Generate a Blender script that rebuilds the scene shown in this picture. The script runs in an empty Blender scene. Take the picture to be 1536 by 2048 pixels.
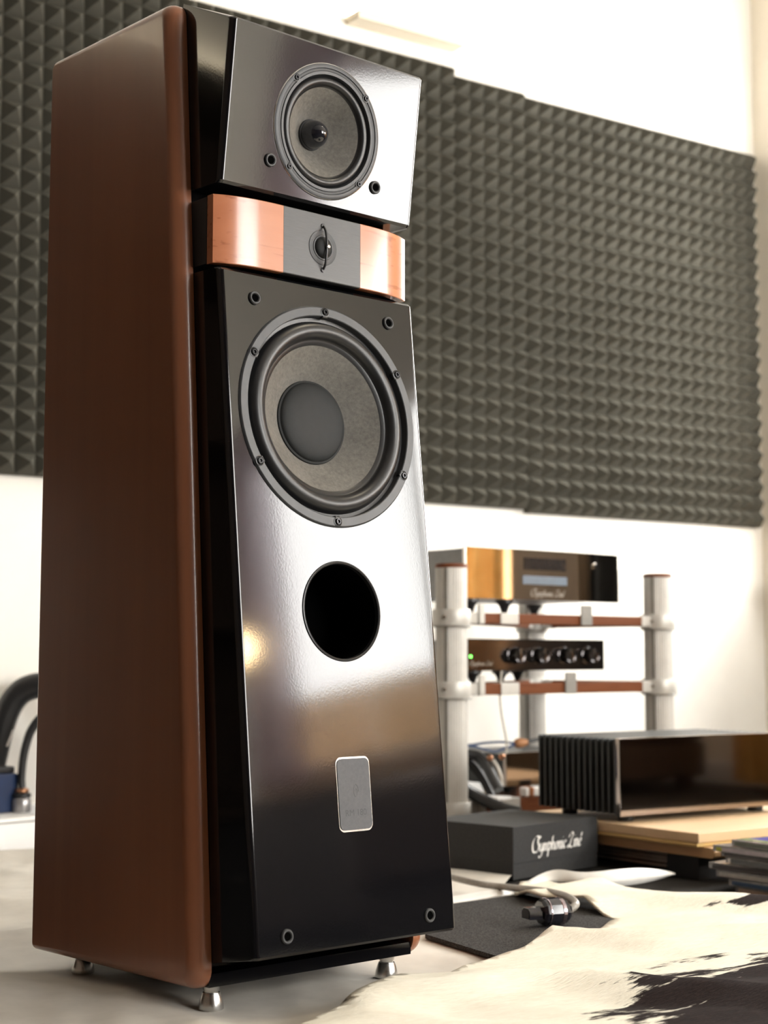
import bpy, bmesh, math, random
from mathutils import Vector, Matrix, noise
from mathutils.geometry import delaunay_2d_cdt
random.seed(7)
R = math.radians

# ------------------------------------------------------------------ camera
HC = 0.3806; YAW = R(34.2); PITCH = R(5.273); FPX = 3151.0
scn = bpy.context.scene
COL = scn.collection
cd = bpy.data.cameras.new('camera')
cam = bpy.data.objects.new('camera', cd); COL.objects.link(cam)
cam.location = (0, 0, HC)
cam.rotation_euler = (R(90) + PITCH, 0, -YAW)
cd.sensor_fit = 'VERTICAL'; cd.sensor_height = 36.0; cd.sensor_width = 27.0
cd.lens = FPX / 2048 * 36.0
cd.clip_start = 0.05; cd.clip_end = 60
cd.dof.use_dof = True; cd.dof.focus_distance = 1.80; cd.dof.aperture_fstop = 5.8
scn.camera = cam

# ------------------------------------------------------------------ world, exposure, daylight
w = bpy.data.worlds.new('sky'); scn.world = w; w.use_nodes = True
bg = w.node_tree.nodes['Background']
bg.inputs[0].default_value = (1.0, 0.985, 0.95, 1); bg.inputs[1].default_value = 12.0
scn.view_settings.view_transform = 'Standard'; scn.view_settings.look = 'None'
scn.view_settings.exposure = 0.9; scn.view_settings.gamma = 1.0
scn.view_settings.use_curve_mapping = False

WX0, WX1, WY0, WY1, WZ = -1.95, 3.56, -2.3, 3.235, 2.70     # room shell
# window openings in the right wall: (y0, y1, z0, z1)
OPEN_R = [(-1.26, 0.55, 0.55, 1.72), (0.97, 1.42, 0.30, 2.20), (1.97, 3.04, 0.60, 2.20)]
OPEN_F = [(1.7, 3.4, 0.45, 2.25)]  # unseen front-wall opening, added to brighten the back wall

def portal(name, loc, rot, sx, sy):
    l = bpy.data.lights.new(name, 'AREA'); l.shape = 'RECTANGLE'; l.size = sx; l.size_y = sy
    l.cycles.is_portal = True
    o = bpy.data.objects.new(name, l); COL.objects.link(o); o.location = loc; o.rotation_euler = rot
    return o
for (a, b, c, d) in OPEN_R:
    portal('daylight', (WX1 + 0.12, (a + b) / 2, (c + d) / 2), (0, R(90), 0), d - c, b - a)
for (a, b, c, d) in OPEN_F:
    portal('daylight', ((a + b) / 2, WY0 - 0.12, (c + d) / 2), (R(90), 0, 0), b - a, d - c)

# ------------------------------------------------------------------ pixel helpers (photo 1536 x 2048)
FW = Vector((math.sin(YAW) * math.cos(PITCH), math.cos(YAW) * math.cos(PITCH), math.sin(PITCH)))
RT = Vector((math.cos(YAW), -math.sin(YAW), 0)); UP = RT.cross(FW); CAM = Vector((0, 0, HC))
FH = Vector((math.sin(YAW), math.cos(YAW), 0))
def ray(x, y): return FW + RT * ((x - 768) / FPX) + UP * ((1024 - y) / FPX)
def on_floor(x, y, z=0.0):
    d = ray(x, y); return CAM + d * ((z - HC) / d.z)
def at_depth(x, y, s): return CAM + ray(x, y) * s
def on_plane(x, y, Q, n):
    d = ray(x, y); return CAM + d * ((Vector(Q) - CAM).dot(n) / d.dot(n))
def project(P):
    v = Vector(P) - CAM; d = v.dot(FW)
    return 768 + FPX * v.dot(RT) / d, 1024 - FPX * v.dot(UP) / d, d

# ------------------------------------------------------------------ materials
def new_mat(name):
    m = bpy.data.materials.new(name); m.use_nodes = True
    nt = m.node_tree; return m, nt, nt.nodes['Principled BSDF']
def link(nt, a, b): nt.links.new(a, b)
def tex_coord(nt, scale=(1, 1, 1), kind='Object', rot=(0, 0, 0)):
    tc = nt.nodes.new('ShaderNodeTexCoord'); mp = nt.nodes.new('ShaderNodeMapping')
    mp.inputs['Scale'].default_value = scale; mp.inputs['Rotation'].default_value = rot
    if kind == 'World':
        g = nt.nodes.new('ShaderNodeNewGeometry'); link(nt, g.outputs['Position'], mp.inputs[0])
    else:
        link(nt, tc.outputs[kind], mp.inputs[0])
    return mp.outputs[0]
def add_noise(nt, vec, scale, detail=4, rough=0.55, dist=0.0):
    n = nt.nodes.new('ShaderNodeTexNoise'); n.inputs['Scale'].default_value = scale
    n.inputs['Detail'].default_value = detail; n.inputs['Roughness'].default_value = rough
    n.inputs['Distortion'].default_value = dist
    link(nt, vec, n.inputs['Vector']); return n.outputs[0]
def ramp(nt, fac, stops):
    r = nt.nodes.new('ShaderNodeValToRGB'); link(nt, fac, r.inputs[0])
    e = r.color_ramp.elements
    while len(e) < len(stops): e.new(0.5)
    for el, (p, c) in zip(e, stops): el.position = p; el.color = (*c, 1)
    return r.outputs[0]
def bump(nt, h, strength, dist, bsdf):
    b = nt.nodes.new('ShaderNodeBump'); b.inputs['Strength'].default_value = strength
    b.inputs['Distance'].default_value = dist
    link(nt, h, b.inputs['Height']); link(nt, b.outputs[0], bsdf.inputs['Normal'])
def simple(name, col, rough=0.5, metal=0.0, nscale=0, nvar=0.1, bstr=0, bdist=0.001, spec=None, coat=0, detail=3):
    m, nt, b = new_mat(name)
    b.inputs['Base Color'].default_value = (*col, 1); b.inputs['Roughness'].default_value = rough
    b.inputs['Metallic'].default_value = metal
    if spec is not None: b.inputs['Specular IOR Level'].default_value = spec
    if coat: b.inputs['Coat Weight'].default_value = coat; b.inputs['Coat Roughness'].default_value = 0.03
    if nscale:
        v = tex_coord(nt); n = add_noise(nt, v, nscale, detail)
        lo = tuple(max(0, c * (1 - nvar)) for c in col); hi = tuple(min(1, c * (1 + nvar)) for c in col)
        link(nt, ramp(nt, n, [(0.3, lo), (0.7, hi)]), b.inputs['Base Color'])
        if bstr: bump(nt, n, bstr, bdist, b)
    return m
def wood(name, dark, light, axis='z', rough=0.4, scale=14, coat=0.0, fleck=True):
    m, nt, b = new_mat(name)
    s = {'x': (0.06, 1, 1), 'y': (1, 0.06, 1), 'z': (1, 1, 0.06)}[axis]
    v = tex_coord(nt, s)
    n = add_noise(nt, v, scale, 6, 0.6, 0.6)
    c = ramp(nt, n, [(0.25, dark), (0.75, light)])
    if fleck:
        s2 = tuple(q * 1.0 for q in s)
        v2 = tex_coord(nt, s2); n2 = add_noise(nt, v2, scale * 16, 2, 0.5)
        f = ramp(nt, n2, [(0.60, (1, 1, 1)), (0.72, (0.62, 0.55, 0.5))])
        mx = nt.nodes.new('ShaderNodeMixRGB'); mx.blend_type = 'MULTIPLY'; mx.inputs[0].default_value = 0.8
        link(nt, c, mx.inputs[1]); link(nt, f, mx.inputs[2]); c = mx.outputs[0]
    link(nt, c, b.inputs['Base Color'])
    b.inputs['Roughness'].default_value = rough
    if coat: b.inputs['Coat Weight'].default_value = coat; b.inputs['Coat Roughness'].default_value = 0.12
    return m
def lamp_mat(name, col, strength):
    m, nt, b = new_mat(name)
    b.inputs['Base Color'].default_value = (*col, 1)
    b.inputs['Emission Color'].default_value = (*col, 1); b.inputs['Emission Strength'].default_value = strength
    return m

M = {}
# gloss lacquer with a slight orange peel
m, nt, b = new_mat('black_lacquer')
b.inputs['Base Color'].default_value = (0.004, 0.004, 0.005, 1); b.inputs['Roughness'].default_value = 0.075
b.inputs['IOR'].default_value = 1.55
nz = add_noise(nt, tex_coord(nt), 420, 2, 0.5); bump(nt, nz, 0.10, 0.00010, b)
M['lacquer'] = m
M['cherry'] = wood('cherry_veneer_shaded', (0.20, 0.070, 0.032), (0.29, 0.112, 0.054), 'z', 0.30, 9, 0.45, False)  # base darkened to carry the shade on the speaker sides
M['cherry_x'] = wood('cherry_veneer_across', (0.42, 0.150, 0.072), (0.56, 0.225, 0.115), 'x', 0.24, 9, 0.5, True)
M['black_flat'] = simple('black_matt', (0.006, 0.006, 0.007), 0.6, nscale=60)
M['black_plastic'] = simple('black_plastic', (0.012, 0.012, 0.013), 0.35, nscale=80)
M['faceplate'] = simple('tweeter_plate_black_wood', (0.030, 0.030, 0.032), 0.33, nscale=0)
m, nt, b = new_mat('brushed_black_plate')
n = add_noise(nt, tex_coord(nt, (4, 1, 160)), 12, 3)
link(nt, ramp(nt, n, [(0.3, (0.030, 0.030, 0.032)), (0.7, (0.048, 0.048, 0.050))]), b.inputs['Base Color'])
b.inputs['Roughness'].default_value = 0.38; M['faceplate'] = m
M['frame'] = simple('cast_frame', (0.060, 0.062, 0.066), 0.48, 0.15, 60, 0.08)
M['frame_dark'] = simple('cast_frame_dark', (0.035, 0.036, 0.038), 0.5, 0.2, 60)
M['rim'] = simple('bright_rim', (0.62, 0.62, 0.62), 0.22, 1.0, 90, 0.05)
M['rubber'] = simple('rubber_surround', (0.012, 0.012, 0.013), 0.36, nscale=90)
m, nt, b = new_mat('paper_cone')
v = tex_coord(nt); n1 = add_noise(nt, v, 240, 5, 0.7); n2 = add_noise(nt, v, 30, 4)
mx = nt.nodes.new('ShaderNodeMixRGB'); mx.inputs[0].default_value = 0.65; link(nt, n2, mx.inputs[1]); link(nt, n1, mx.inputs[2])
link(nt, ramp(nt, mx.outputs[0], [(0.33, (0.085, 0.080, 0.070)), (0.66, (0.165, 0.155, 0.137))]), b.inputs['Base Color'])
b.inputs['Roughness'].default_value = 0.62; bump(nt, n1, 0.2, 0.001, b); M['cone'] = m
M['dustcap'] = simple('dust_cap', (0.010, 0.011, 0.011), 0.62, nscale=120, bstr=0.1, spec=0.3)
M['hole_shade'] = simple('hole_shade_black', (0.002, 0.002, 0.002), 1.0, nscale=40, spec=0.0)  # near-black base stands in for the shade inside port and sockets
M['screw'] = simple('screw_black', (0.03, 0.03, 0.032), 0.25, 0.8, 200)
M['steel'] = simple('polished_steel', (0.60, 0.59, 0.57), 0.24, 1.0, 120, 0.06)
M['badge'] = simple('satin_badge', (0.090, 0.090, 0.096), 0.6, 0.1, 300, 0.08, spec=0.3)
M['engrave'] = simple('engraving', (0.055, 0.055, 0.060), 0.6, 0.1, 60, spec=0.3)
m, nt, b = new_mat('acoustic_foam')
v = tex_coord(nt, kind='World'); n1 = add_noise(nt, v, 500, 3); n2 = add_noise(nt, v, 3, 2)
mx = nt.nodes.new('ShaderNodeMixRGB'); mx.inputs[0].default_value = 0.5; link(nt, n2, mx.inputs[1]); link(nt, n1, mx.inputs[2])
link(nt, ramp(nt, mx.outputs[0], [(0.3, (0.066, 0.063, 0.051)), (0.7, (0.100, 0.095, 0.078))]), b.inputs['Base Color'])
b.inputs['Roughness'].default_value = 0.95; b.inputs['Specular IOR Level'].default_value = 0.1; bump(nt, n1, 0.3, 0.002, b); M['foam'] = m
M['wall'] = simple('wall_plaster', (0.86, 0.83, 0.77), 0.9, nscale=6, nvar=0.03, bstr=0.05)
M['wall_side'] = simple('wall_plaster_warm', (0.80, 0.74, 0.63), 0.9, nscale=6, nvar=0.03)
M['low_bounce'] = wood('wall_dark_low_bounce', (0.07, 0.045, 0.03), (0.12, 0.08, 0.05), 'z', 0.6, 6, 0, False)  # invented dark finish for unseen walls, cuts the bounce light
M['ceiling'] = simple('ceiling_white', (0.60, 0.58, 0.54), 0.9, nscale=6, nvar=0.02)
M['carpet'] = simple('carpet_charcoal', (0.040, 0.038, 0.036), 0.98, nscale=380, nvar=0.45, bstr=0.6, bdist=0.003, spec=0.05)
M['felt'] = simple('felt_mat_black', (0.052, 0.050, 0.048), 0.97, nscale=520, nvar=0.65, bstr=0.5, bdist=0.002, spec=0.05, detail=2)
M['sheet'] = simple('cream_cloth', (0.56, 0.53, 0.475), 0.85, nscale=25, nvar=0.06, bstr=0.08, bdist=0.003)
M['satin'] = simple('hide_underside', (0.62, 0.605, 0.57), 0.42, nscale=40, nvar=0.06, bstr=0.1)
M['alu'] = simple('aluminium_post', (0.47, 0.455, 0.42), 0.42, 0.25, 40, 0.05)
M['alu_dark'] = simple('aluminium_slot', (0.20, 0.19, 0.17), 0.6, 0.3, 40, 0.1)
M['rack_wood'] = wood('rack_cherry', (0.10, 0.032, 0.013), (0.16, 0.054, 0.021), 'x', 0.45, 12)
M['rack_wood'].node_tree.nodes['Principled BSDF'].inputs['Specular IOR Level'].default_value = 0.12
M['chrome'] = simple('mirror_front', (0.60, 0.57, 0.53), 0.03, 1.0, 2, 0.02)
M['smoke_mirror'] = simple('dark_mirror_front', (0.30, 0.255, 0.225), 0.06, 1.0, 2, 0.02)
M['preamp_front'] = simple('preamp_dark_front', (0.075, 0.062, 0.056), 0.10, 0.9, 2, 0.02)
M['case_grey'] = simple('device_case_grey', (0.23, 0.23, 0.23), 0.5, 0.4, 80, 0.06)
M['fin'] = simple('heat_sink_black', (0.05, 0.053, 0.053), 0.45, 0.5, 80)
M['knob'] = simple('knob_black_chrome', (0.06, 0.055, 0.055), 0.12, 0.9, 80)
M['display'] = simple('display_glass', (0.02, 0.017, 0.016), 0.1, nscale=60)
M['display_blue'] = simple('disc_tray', (0.16, 0.20, 0.25), 0.3, 0.6, nscale=40)
M['logo_gold'] = simple('logo_print', (0.24, 0.205, 0.165), 0.5, nscale=80)
M['led'] = lamp_mat('green_led', (0.15, 1.0, 0.1), 4)
M['carton'] = simple('black_card', (0.020, 0.020, 0.020), 0.75, nscale=240, nvar=0.3, bstr=0.15)
M['silver_ink'] = simple('silver_ink', (0.74, 0.72, 0.68), 0.45, nscale=80)
M['pine'] = wood('beech_board', (0.56, 0.37, 0.20), (0.74, 0.54, 0.33), 'x', 0.5, 7, 0, False)
M['pine_dark'] = wood('beech_end', (0.40, 0.24, 0.11), (0.56, 0.36, 0.18), 'y', 0.6, 9, 0, False)
M['pine_yellow'] = wood('yellow_ply', (0.55, 0.36, 0.12), (0.72, 0.50, 0.20), 'x', 0.6, 9, 0, False)
M['cable_grey'] = simple('grey_cable', (0.28, 0.26, 0.23), 0.4, 0.1, 300, 0.15)
M['cable_black'] = simple('black_cable', (0.014, 0.014, 0.015), 0.38, nscale=200)
M['cable_blue'] = simple('blue_cable', (0.015, 0.04, 0.11), 0.4, nscale=100)
M['cable_white'] = simple('white_cord', (0.55, 0.52, 0.46), 0.5, nscale=100)
M['plug'] = simple('plug_black_gloss', (0.010, 0.010, 0.014), 0.10, nscale=60, coat=0.5)
M['plug_ring'] = simple('plug_ring_chrome', (0.42, 0.36, 0.40), 0.15, 1.0, 60)
M['tan'] = simple('tan_wood_block', (0.42, 0.20, 0.09), 0.5, nscale=50)
M['white'] = simple('white_lacquer', (0.86, 0.85, 0.83), 0.4, nscale=20, nvar=0.02)
M['blue'] = simple('blue_plastic', (0.004, 0.018, 0.065), 0.4, nscale=30)
M['glassjar'] = simple('clear_connector', (0.32, 0.31, 0.31), 0.2, 0.5, 60)
M['copper'] = simple('copper_ring', (0.55, 0.28, 0.16), 0.3, 1.0, 60)
m, nt, b = new_mat('gold_curtain'); v = tex_coord(nt); n = add_noise(nt, v, 20)
cr = ramp(nt, n, [(0.3, (0.60, 0.33, 0.10)), (0.7, (0.72, 0.44, 0.16))])
tl_ = nt.nodes.new('ShaderNodeBsdfTranslucent'); df = nt.nodes.new('ShaderNodeBsdfDiffuse'); ms = nt.nodes.new('ShaderNodeMixShader'); ms.inputs[0].default_value = 0.13
link(nt, cr, tl_.inputs[0]); link(nt, cr, df.inputs[0]); link(nt, df.outputs[0], ms.inputs[1]); link(nt, tl_.outputs[0], ms.inputs[2]); link(nt, ms.outputs[0], nt.nodes['Material Output'].inputs[0])
M['curtain_gold'] = m
m, nt, b = new_mat('lilac_sheer'); v = tex_coord(nt); n = add_noise(nt, v, 20)
cr = ramp(nt, n, [(0.3, (0.40, 0.32, 0.36)), (0.7, (0.50, 0.42, 0.45))])
tl_ = nt.nodes.new('ShaderNodeBsdfTranslucent'); df = nt.nodes.new('ShaderNodeBsdfDiffuse'); ms = nt.nodes.new('ShaderNodeMixShader'); ms.inputs[0].default_value = 0.15
link(nt, cr, tl_.inputs[0]); link(nt, cr, df.inputs[0]); link(nt, df.outputs[0], ms.inputs[1]); link(nt, tl_.outputs[0], ms.inputs[2])
tr_ = nt.nodes.new('ShaderNodeBsdfTransparent'); tr_.inputs[0].default_value = (0.92, 0.84, 0.90, 1); ms2 = nt.nodes.new('ShaderNodeMixShader'); ms2.inputs[0].default_value = 0.30
link(nt, ms.outputs[0], ms2.inputs[1]); link(nt, tr_.outputs[0], ms2.inputs[2]); link(nt, ms2.outputs[0], nt.nodes['Material Output'].inputs[0])
M['curtain_lilac'] = m
M['curtain_dark'] = simple('dark_curtain', (0.02, 0.02, 0.022), 0.85, nscale=20)
M['parapet'] = simple('tan_render', (0.36, 0.225, 0.115), 0.85, nscale=12, nvar=0.15)
M['oak'] = wood('oak_sideboard', (0.34, 0.20, 0.09), (0.48, 0.30, 0.15), 'y', 0.45, 8)
M['brown_wood'] = wood('brown_wood', (0.20, 0.14, 0.09), (0.29, 0.21, 0.14), 'z', 0.6, 8)
M['walnut'] = wood('dark_walnut', (0.045, 0.028, 0.018), (0.085, 0.05, 0.03), 'z', 0.6, 8)
M['brown_leather'] = simple('brown_leather', (0.17, 0.105, 0.080), 0.5, nscale=40, nvar=0.3, bstr=0.2)
M['globe'] = lamp_mat('warm_globe', (1.0, 0.72, 0.38), 40)
M['lampglass'] = lamp_mat('warm_lamp_glass', (1.0, 0.88, 0.66), 20)
M['fixture'] = simple('fixture_beige', (0.74, 0.66, 0.52), 0.5, nscale=30, nvar=0.03)
# clear pane: lets the daylight through, with a faint reflection
m, nt, b = new_mat('window_glass')
tr = nt.nodes.new('ShaderNodeBsdfTransparent'); gl = nt.nodes.new('ShaderNodeBsdfGlossy'); gl.inputs['Roughness'].default_value = 0.01
ms = nt.nodes.new('ShaderNodeMixShader'); ms.inputs[0].default_value = 0.06
link(nt, tr.outputs[0], ms.inputs[1]); link(nt, gl.outputs[0], ms.inputs[2]); link(nt, ms.outputs[0], nt.nodes['Material Output'].inputs[0])
M['pane'] = m
m, nt, b = new_mat('clear_case_plastic')
b.inputs['Base Color'].default_value = (0.5, 0.5, 0.52, 1); b.inputs['Roughness'].default_value = 0.12
n = add_noise(nt, tex_coord(nt), 60); link(nt, ramp(nt, n, [(0.3, (0.20, 0.20, 0.20)), (0.7, (0.36, 0.36, 0.36))]), b.inputs['Base Color'])
M['jewel'] = m
M['sleeve_grey'] = simple('record_sleeve_pale', (0.80, 0.76, 0.71), 0.7, nscale=20, nvar=0.15)
M['sleeve_dark'] = simple('record_sleeve_dark', (0.10, 0.075, 0.07), 0.6, nscale=20, nvar=0.2)

# ------------------------------------------------------------------ mesh helpers
def tag(o, label=None, cat=None, group=None, kind=None):
    if label: o['label'] = label
    if cat: o['category'] = cat
    if group: o['group'] = group
    if kind: o['kind'] = kind
    return o
def obj(name, me, parent=None, loc=None, rot=None):
    o = bpy.data.objects.new(name, me); COL.objects.link(o)
    if parent: o.parent = parent
    if loc is not None: o.location = loc
    if rot is not None: o.rotation_euler = rot
    return o
def empty(name, loc, rz=0.0):
    o = bpy.data.objects.new(name, None); COL.objects.link(o); o.location = loc; o.rotation_euler = (0, 0, rz)
    o.empty_display_size = 0.05; return o
def mesh(name, verts, faces, mat, smooth=35):
    me = bpy.data.meshes.new(name); me.from_pydata([tuple(v) for v in verts], [], faces)
    bm = bmesh.new(); bm.from_mesh(me); bmesh.ops.recalc_face_normals(bm, faces=bm.faces); bm.to_mesh(me); bm.free()
    me.materials.append(M[mat])
    if smooth:
        for p in me.polygons: p.use_smooth = True
        me.set_sharp_from_angle(angle=R(smooth))
    return me
class B:
    """collects shapes of one part into one mesh"""
    def __init__(s): s.v = []; s.f = []
    def add(s, verts, faces):
        k = len(s.v); s.v += [tuple(q) for q in verts]; s.f += [tuple(i + k for i in f) for f in faces]; return s
    def box(s, x0, x1, y0, y1, z0, z1, bev=0.0, seg=2, mtx=None):
        bm = bmesh.new(); bmesh.ops.create_cube(bm, size=1.0)
        for q in bm.verts: q.co = Vector(((x0 + x1) / 2 + q.co.x * (x1 - x0), (y0 + y1) / 2 + q.co.y * (y1 - y0), (z0 + z1) / 2 + q.co.z * (z1 - z0)))
        if bev: bmesh.ops.bevel(bm, geom=bm.edges[:], offset=bev, segments=seg, profile=0.5, affect='EDGES')
        if mtx: bmesh.ops.transform(bm, matrix=mtx, verts=bm.verts)
        bm.verts.index_update()
        s.add([q.co[:] for q in bm.verts], [[q.index for q in f.verts] for f in bm.faces]); bm.free(); return s
    def lathe(s, prof, n=48, mtx=None, closed=False):
        vs = []; fs = []; idx = []
        for (r, h) in prof:
            if r < 1e-6: idx.append([len(vs)] * n); vs.append(Vector((0, 0, h)))
            else:
                idx.append(list(range(len(vs), len(vs) + n)))
                vs += [Vector((r * math.cos(2 * math.pi * i / n), r * math.sin(2 * math.pi * i / n), h)) for i in range(n)]
        for a, b_ in zip(idx[:-1], idx[1:]):
            for i in range(n):
                j = (i + 1) % n; q = []
                for t in (a[i], a[j], b_[j], b_[i]):
                    if t not in q: q.append(t)
                if len(q) > 2: fs.append(q)
        if mtx: vs = [mtx @ q for q in vs]
        return s.add(vs, fs)
    def tube(s, pts, r, n=12, caps=True, sub=6):
        P = [Vector(p) for p in pts]
        if sub > 1 and len(P) > 2:
            S = []
            for i in range(len(P) - 1):
                p0 = P[max(i - 1, 0)]; p1 = P[i]; p2 = P[i + 1]; p3 = P[min(i + 2, len(P) - 1)]
                for k in range(sub):
                    t = k / sub
                    S.append(0.5 * ((2 * p1) + (p2 - p0) * t + (2 * p0 - 5 * p1 + 4 * p2 - p3) * t * t + (3 * p1 - p0 - 3 * p2 + p3) * t ** 3))
            S.append(P[-1]); P = S
        m_ = len(P); rad = r if callable(r) else (lambda t: r)
        vs = []; fs = []; nrm = None
        for i, p in enumerate(P):
            t = (P[min(i + 1, m_ - 1)] - P[max(i - 1, 0)]).normalized()
            if nrm is None:
                nrm = t.orthogonal().normalized()
            nrm = (nrm - t * nrm.dot(t)).normalized(); bn = t.cross(nrm); rr = rad(i / (m_ - 1))
            vs += [p + (nrm * math.cos(2 * math.pi * k / n) + bn * math.sin(2 * math.pi * k / n)) * rr for k in range(n)]
        for i in range(m_ - 1):
            for k in range(n): fs.append((i * n + k, i * n + (k + 1) % n, (i + 1) * n + (k + 1) % n, (i + 1) * n + k))
        if caps: fs.append(tuple(range(n))); fs.append(tuple(range((m_ - 1) * n, m_ * n)))
        return s.add(vs, fs)
    def prism(s, poly, h0, h1, mtx=None):
        n = len(poly); vs = [Vector((x, y, h0)) for x, y in poly] + [Vector((x, y, h1)) for x, y in poly]
        fs = [tuple(range(n))[::-1], tuple(range(n, 2 * n))] + [(i, (i + 1) % n, n + (i + 1) % n, n + i) for i in range(n)]
        if mtx: vs = [mtx @ q for q in vs]
        return s.add(vs, fs)
    def mesh(s, name, mat, smooth=35): return mesh(name, s.v, s.f, mat, smooth)
    def build(s, name, mat, parent=None, loc=None, rot=None, smooth=35): return obj(name, s.mesh(name, mat, smooth), parent, loc, rot)
def even(o):
    m_ = o.modifiers.new('even_normals', 'WEIGHTED_NORMAL'); m_.mode = 'FACE_AREA'; m_.weight = 100; m_.keep_sharp = True
    return o
def box(name, e, mat, parent=None, bev=0.0, loc=None, rot=None, seg=2):
    o = B().box(*e, bev, seg).build(name, mat, parent, loc, rot)
    return even(o) if bev else o
def frame_mtx(o, x, y, z):
    return Matrix(((x.x, y.x, z.x, o.x), (x.y, y.y, z.y, o.y), (x.z, y.z, z.z, o.z), (0, 0, 0, 1)))
def round_poly(pts, radii, seg=6):
    out = []; n = len(pts)
    for i in range(n):
        p = Vector(pts[i]); a = Vector(pts[i - 1]); c = Vector(pts[(i + 1) % n]); r = radii[i]
        if r <= 0: out.append(p); continue
        u = (a - p).normalized(); v = (c - p).normalized(); ang = u.angle(v); d = r / math.tan(ang / 2)
        p0 = p + u * d; p1 = p + v * d; cen = p + (u + v).normalized() * (r / math.sin(ang / 2))
        a0 = math.atan2((p0 - cen).y, (p0 - cen).x); a1 = math.atan2((p1 - cen).y, (p1 - cen).x)
        da = (a1 - a0 + math.pi) % (2 * math.pi) - math.pi
        out += [cen + Vector((math.cos(a0 + da * k / seg), math.sin(a0 + da * k / seg))) * r for k in range(seg + 1)]
    return out
def filled(outline, holes=(), grid=None, inside=None):
    """constrained triangulation of a 2D outline with round holes and optional inner grid points"""
    vs = [Vector(p) for p in outline]; es = [(i, (i + 1) % len(vs)) for i in range(len(vs))]
    for h in holes:
        k = len(vs); vs += [Vector(p) for p in h]; es += [(k + i, k + (i + 1) % len(h)) for i in range(len(h))]
    if grid: vs += grid
    V, _, Fc, *_r = delaunay_2d_cdt(vs, es, [], 0, 1e-7)
    def inp(poly, x, y):
        c = False; n = len(poly); j = n - 1
        for i in range(n):
            xi, yi = poly[i][0], poly[i][1]; xj, yj = poly[j][0], poly[j][1]
            if (yi > y) != (yj > y) and x < (xj - xi) * (y - yi) / (yj - yi) + xi: c = not c
            j = i
        return c
    out = []
    for f in Fc:
        cx = sum(V[i].x for i in f) / len(f); cy = sum(V[i].y for i in f) / len(f)
        if inp(outline, cx, cy) and not any(inp(h, cx, cy) for h in holes): out.append(tuple(f))
    return V, out

# ================================================================== THE ROOM
struct = lambda o: tag(o, kind='structure')
T = 0.12
fl = struct(box('floor', (WX0 - T, WX1 + T, WY0 - T, WY1 + T, -0.05, 0.0), 'carpet'))
tag(fl, 'dark charcoal carpet covering the floor of the listening room')
struct(box('ceiling', (WX0 - T, WX1 + T, WY0 - T, WY1 + T, WZ, WZ + 0.06), 'ceiling'))
struct(box('wall_back', (WX0 - T, WX1 + T, WY1, WY1 + T, 0, WZ), 'wall'))
struct(box('wall_left', (WX0 - T, WX0, WY0, WY1, 0, WZ), 'low_bounce'))
def holed_wall(name, opens, a0, a1, mk, mat):
    b_ = B(); cur = a0
    for (p, q, c, d) in sorted(opens):
        mk(b_, cur, p, 0, WZ); mk(b_, p, q, 0, c); mk(b_, p, q, d, WZ); cur = q
    mk(b_, cur, a1, 0, WZ)
    return struct(b_.build(name, mat, smooth=0))
holed_wall('wall_right', OPEN_R, WY0, WY1, lambda b_, p, q, c, d: b_.box(WX1, WX1 + T, p, q, c, d), 'wall_side')
holed_wall('wall_front', OPEN_F, WX0, WX1, lambda b_, p, q, c, d: b_.box(p, q, WY0 - T, WY0, c, d), 'low_bounce')
struct(box('baseboard_back', (WX0, WX1, WY1 - 0.014, WY1, 0, 0.07), 'white', bev=0.003))
struct(box('baseboard_right', (WX1 - 0.014, WX1, WY0, WY1 - 0.014, 0, 0.07), 'white', bev=0.003))
def window(name, fn, a, b, c, d, mull):
    fw = 0.045; k = B()
    for e in ((a, a + fw, c, d), (b - fw, b, c, d), (a + fw, b - fw, c, c + fw), (a + fw, b - fw, d - fw, d)): k.box(*fn(e[0], e[1], 0.03, 0.08, e[2], e[3]))
    o = struct(k.build(name, 'white', smooth=0))
    cuts = [a + fw] + mull + [b - fw]
    for x in mull: box('mullion', fn(x - 0.022, x + 0.022, 0.03, 0.08, c + fw, d - fw), 'white', o)
    for p, q in zip(cuts[:-1], cuts[1:]): box('pane', fn(p + 0.01, q - 0.01, 0.053, 0.057, c + fw, d - fw), 'pane', o)
    box('sill', fn(a - 0.03, b + 0.03, -0.10, 0.03, c - 0.025, c), 'oak', o, 0.004)
    return o
window('window_1', lambda a, b, u, v, c, d: (WX1 + u, WX1 + v, a, b, c, d), *OPEN_R[0], [-0.44])
window('window_2', lambda a, b, u, v, c, d: (WX1 + u, WX1 + v, a, b, c, d), *OPEN_R[1], [])
window('window_4', lambda a, b, u, v, c, d: (WX1 + u, WX1 + v, a, b, c, d), *OPEN_R[2], [2.48])
window('window_added', lambda a, b, u, v, c, d: (a, b, WY0 - v, WY0 - u, c, d), *OPEN_F[0], [2.0])  # added behind the camera for frontal light on the back wall

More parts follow.
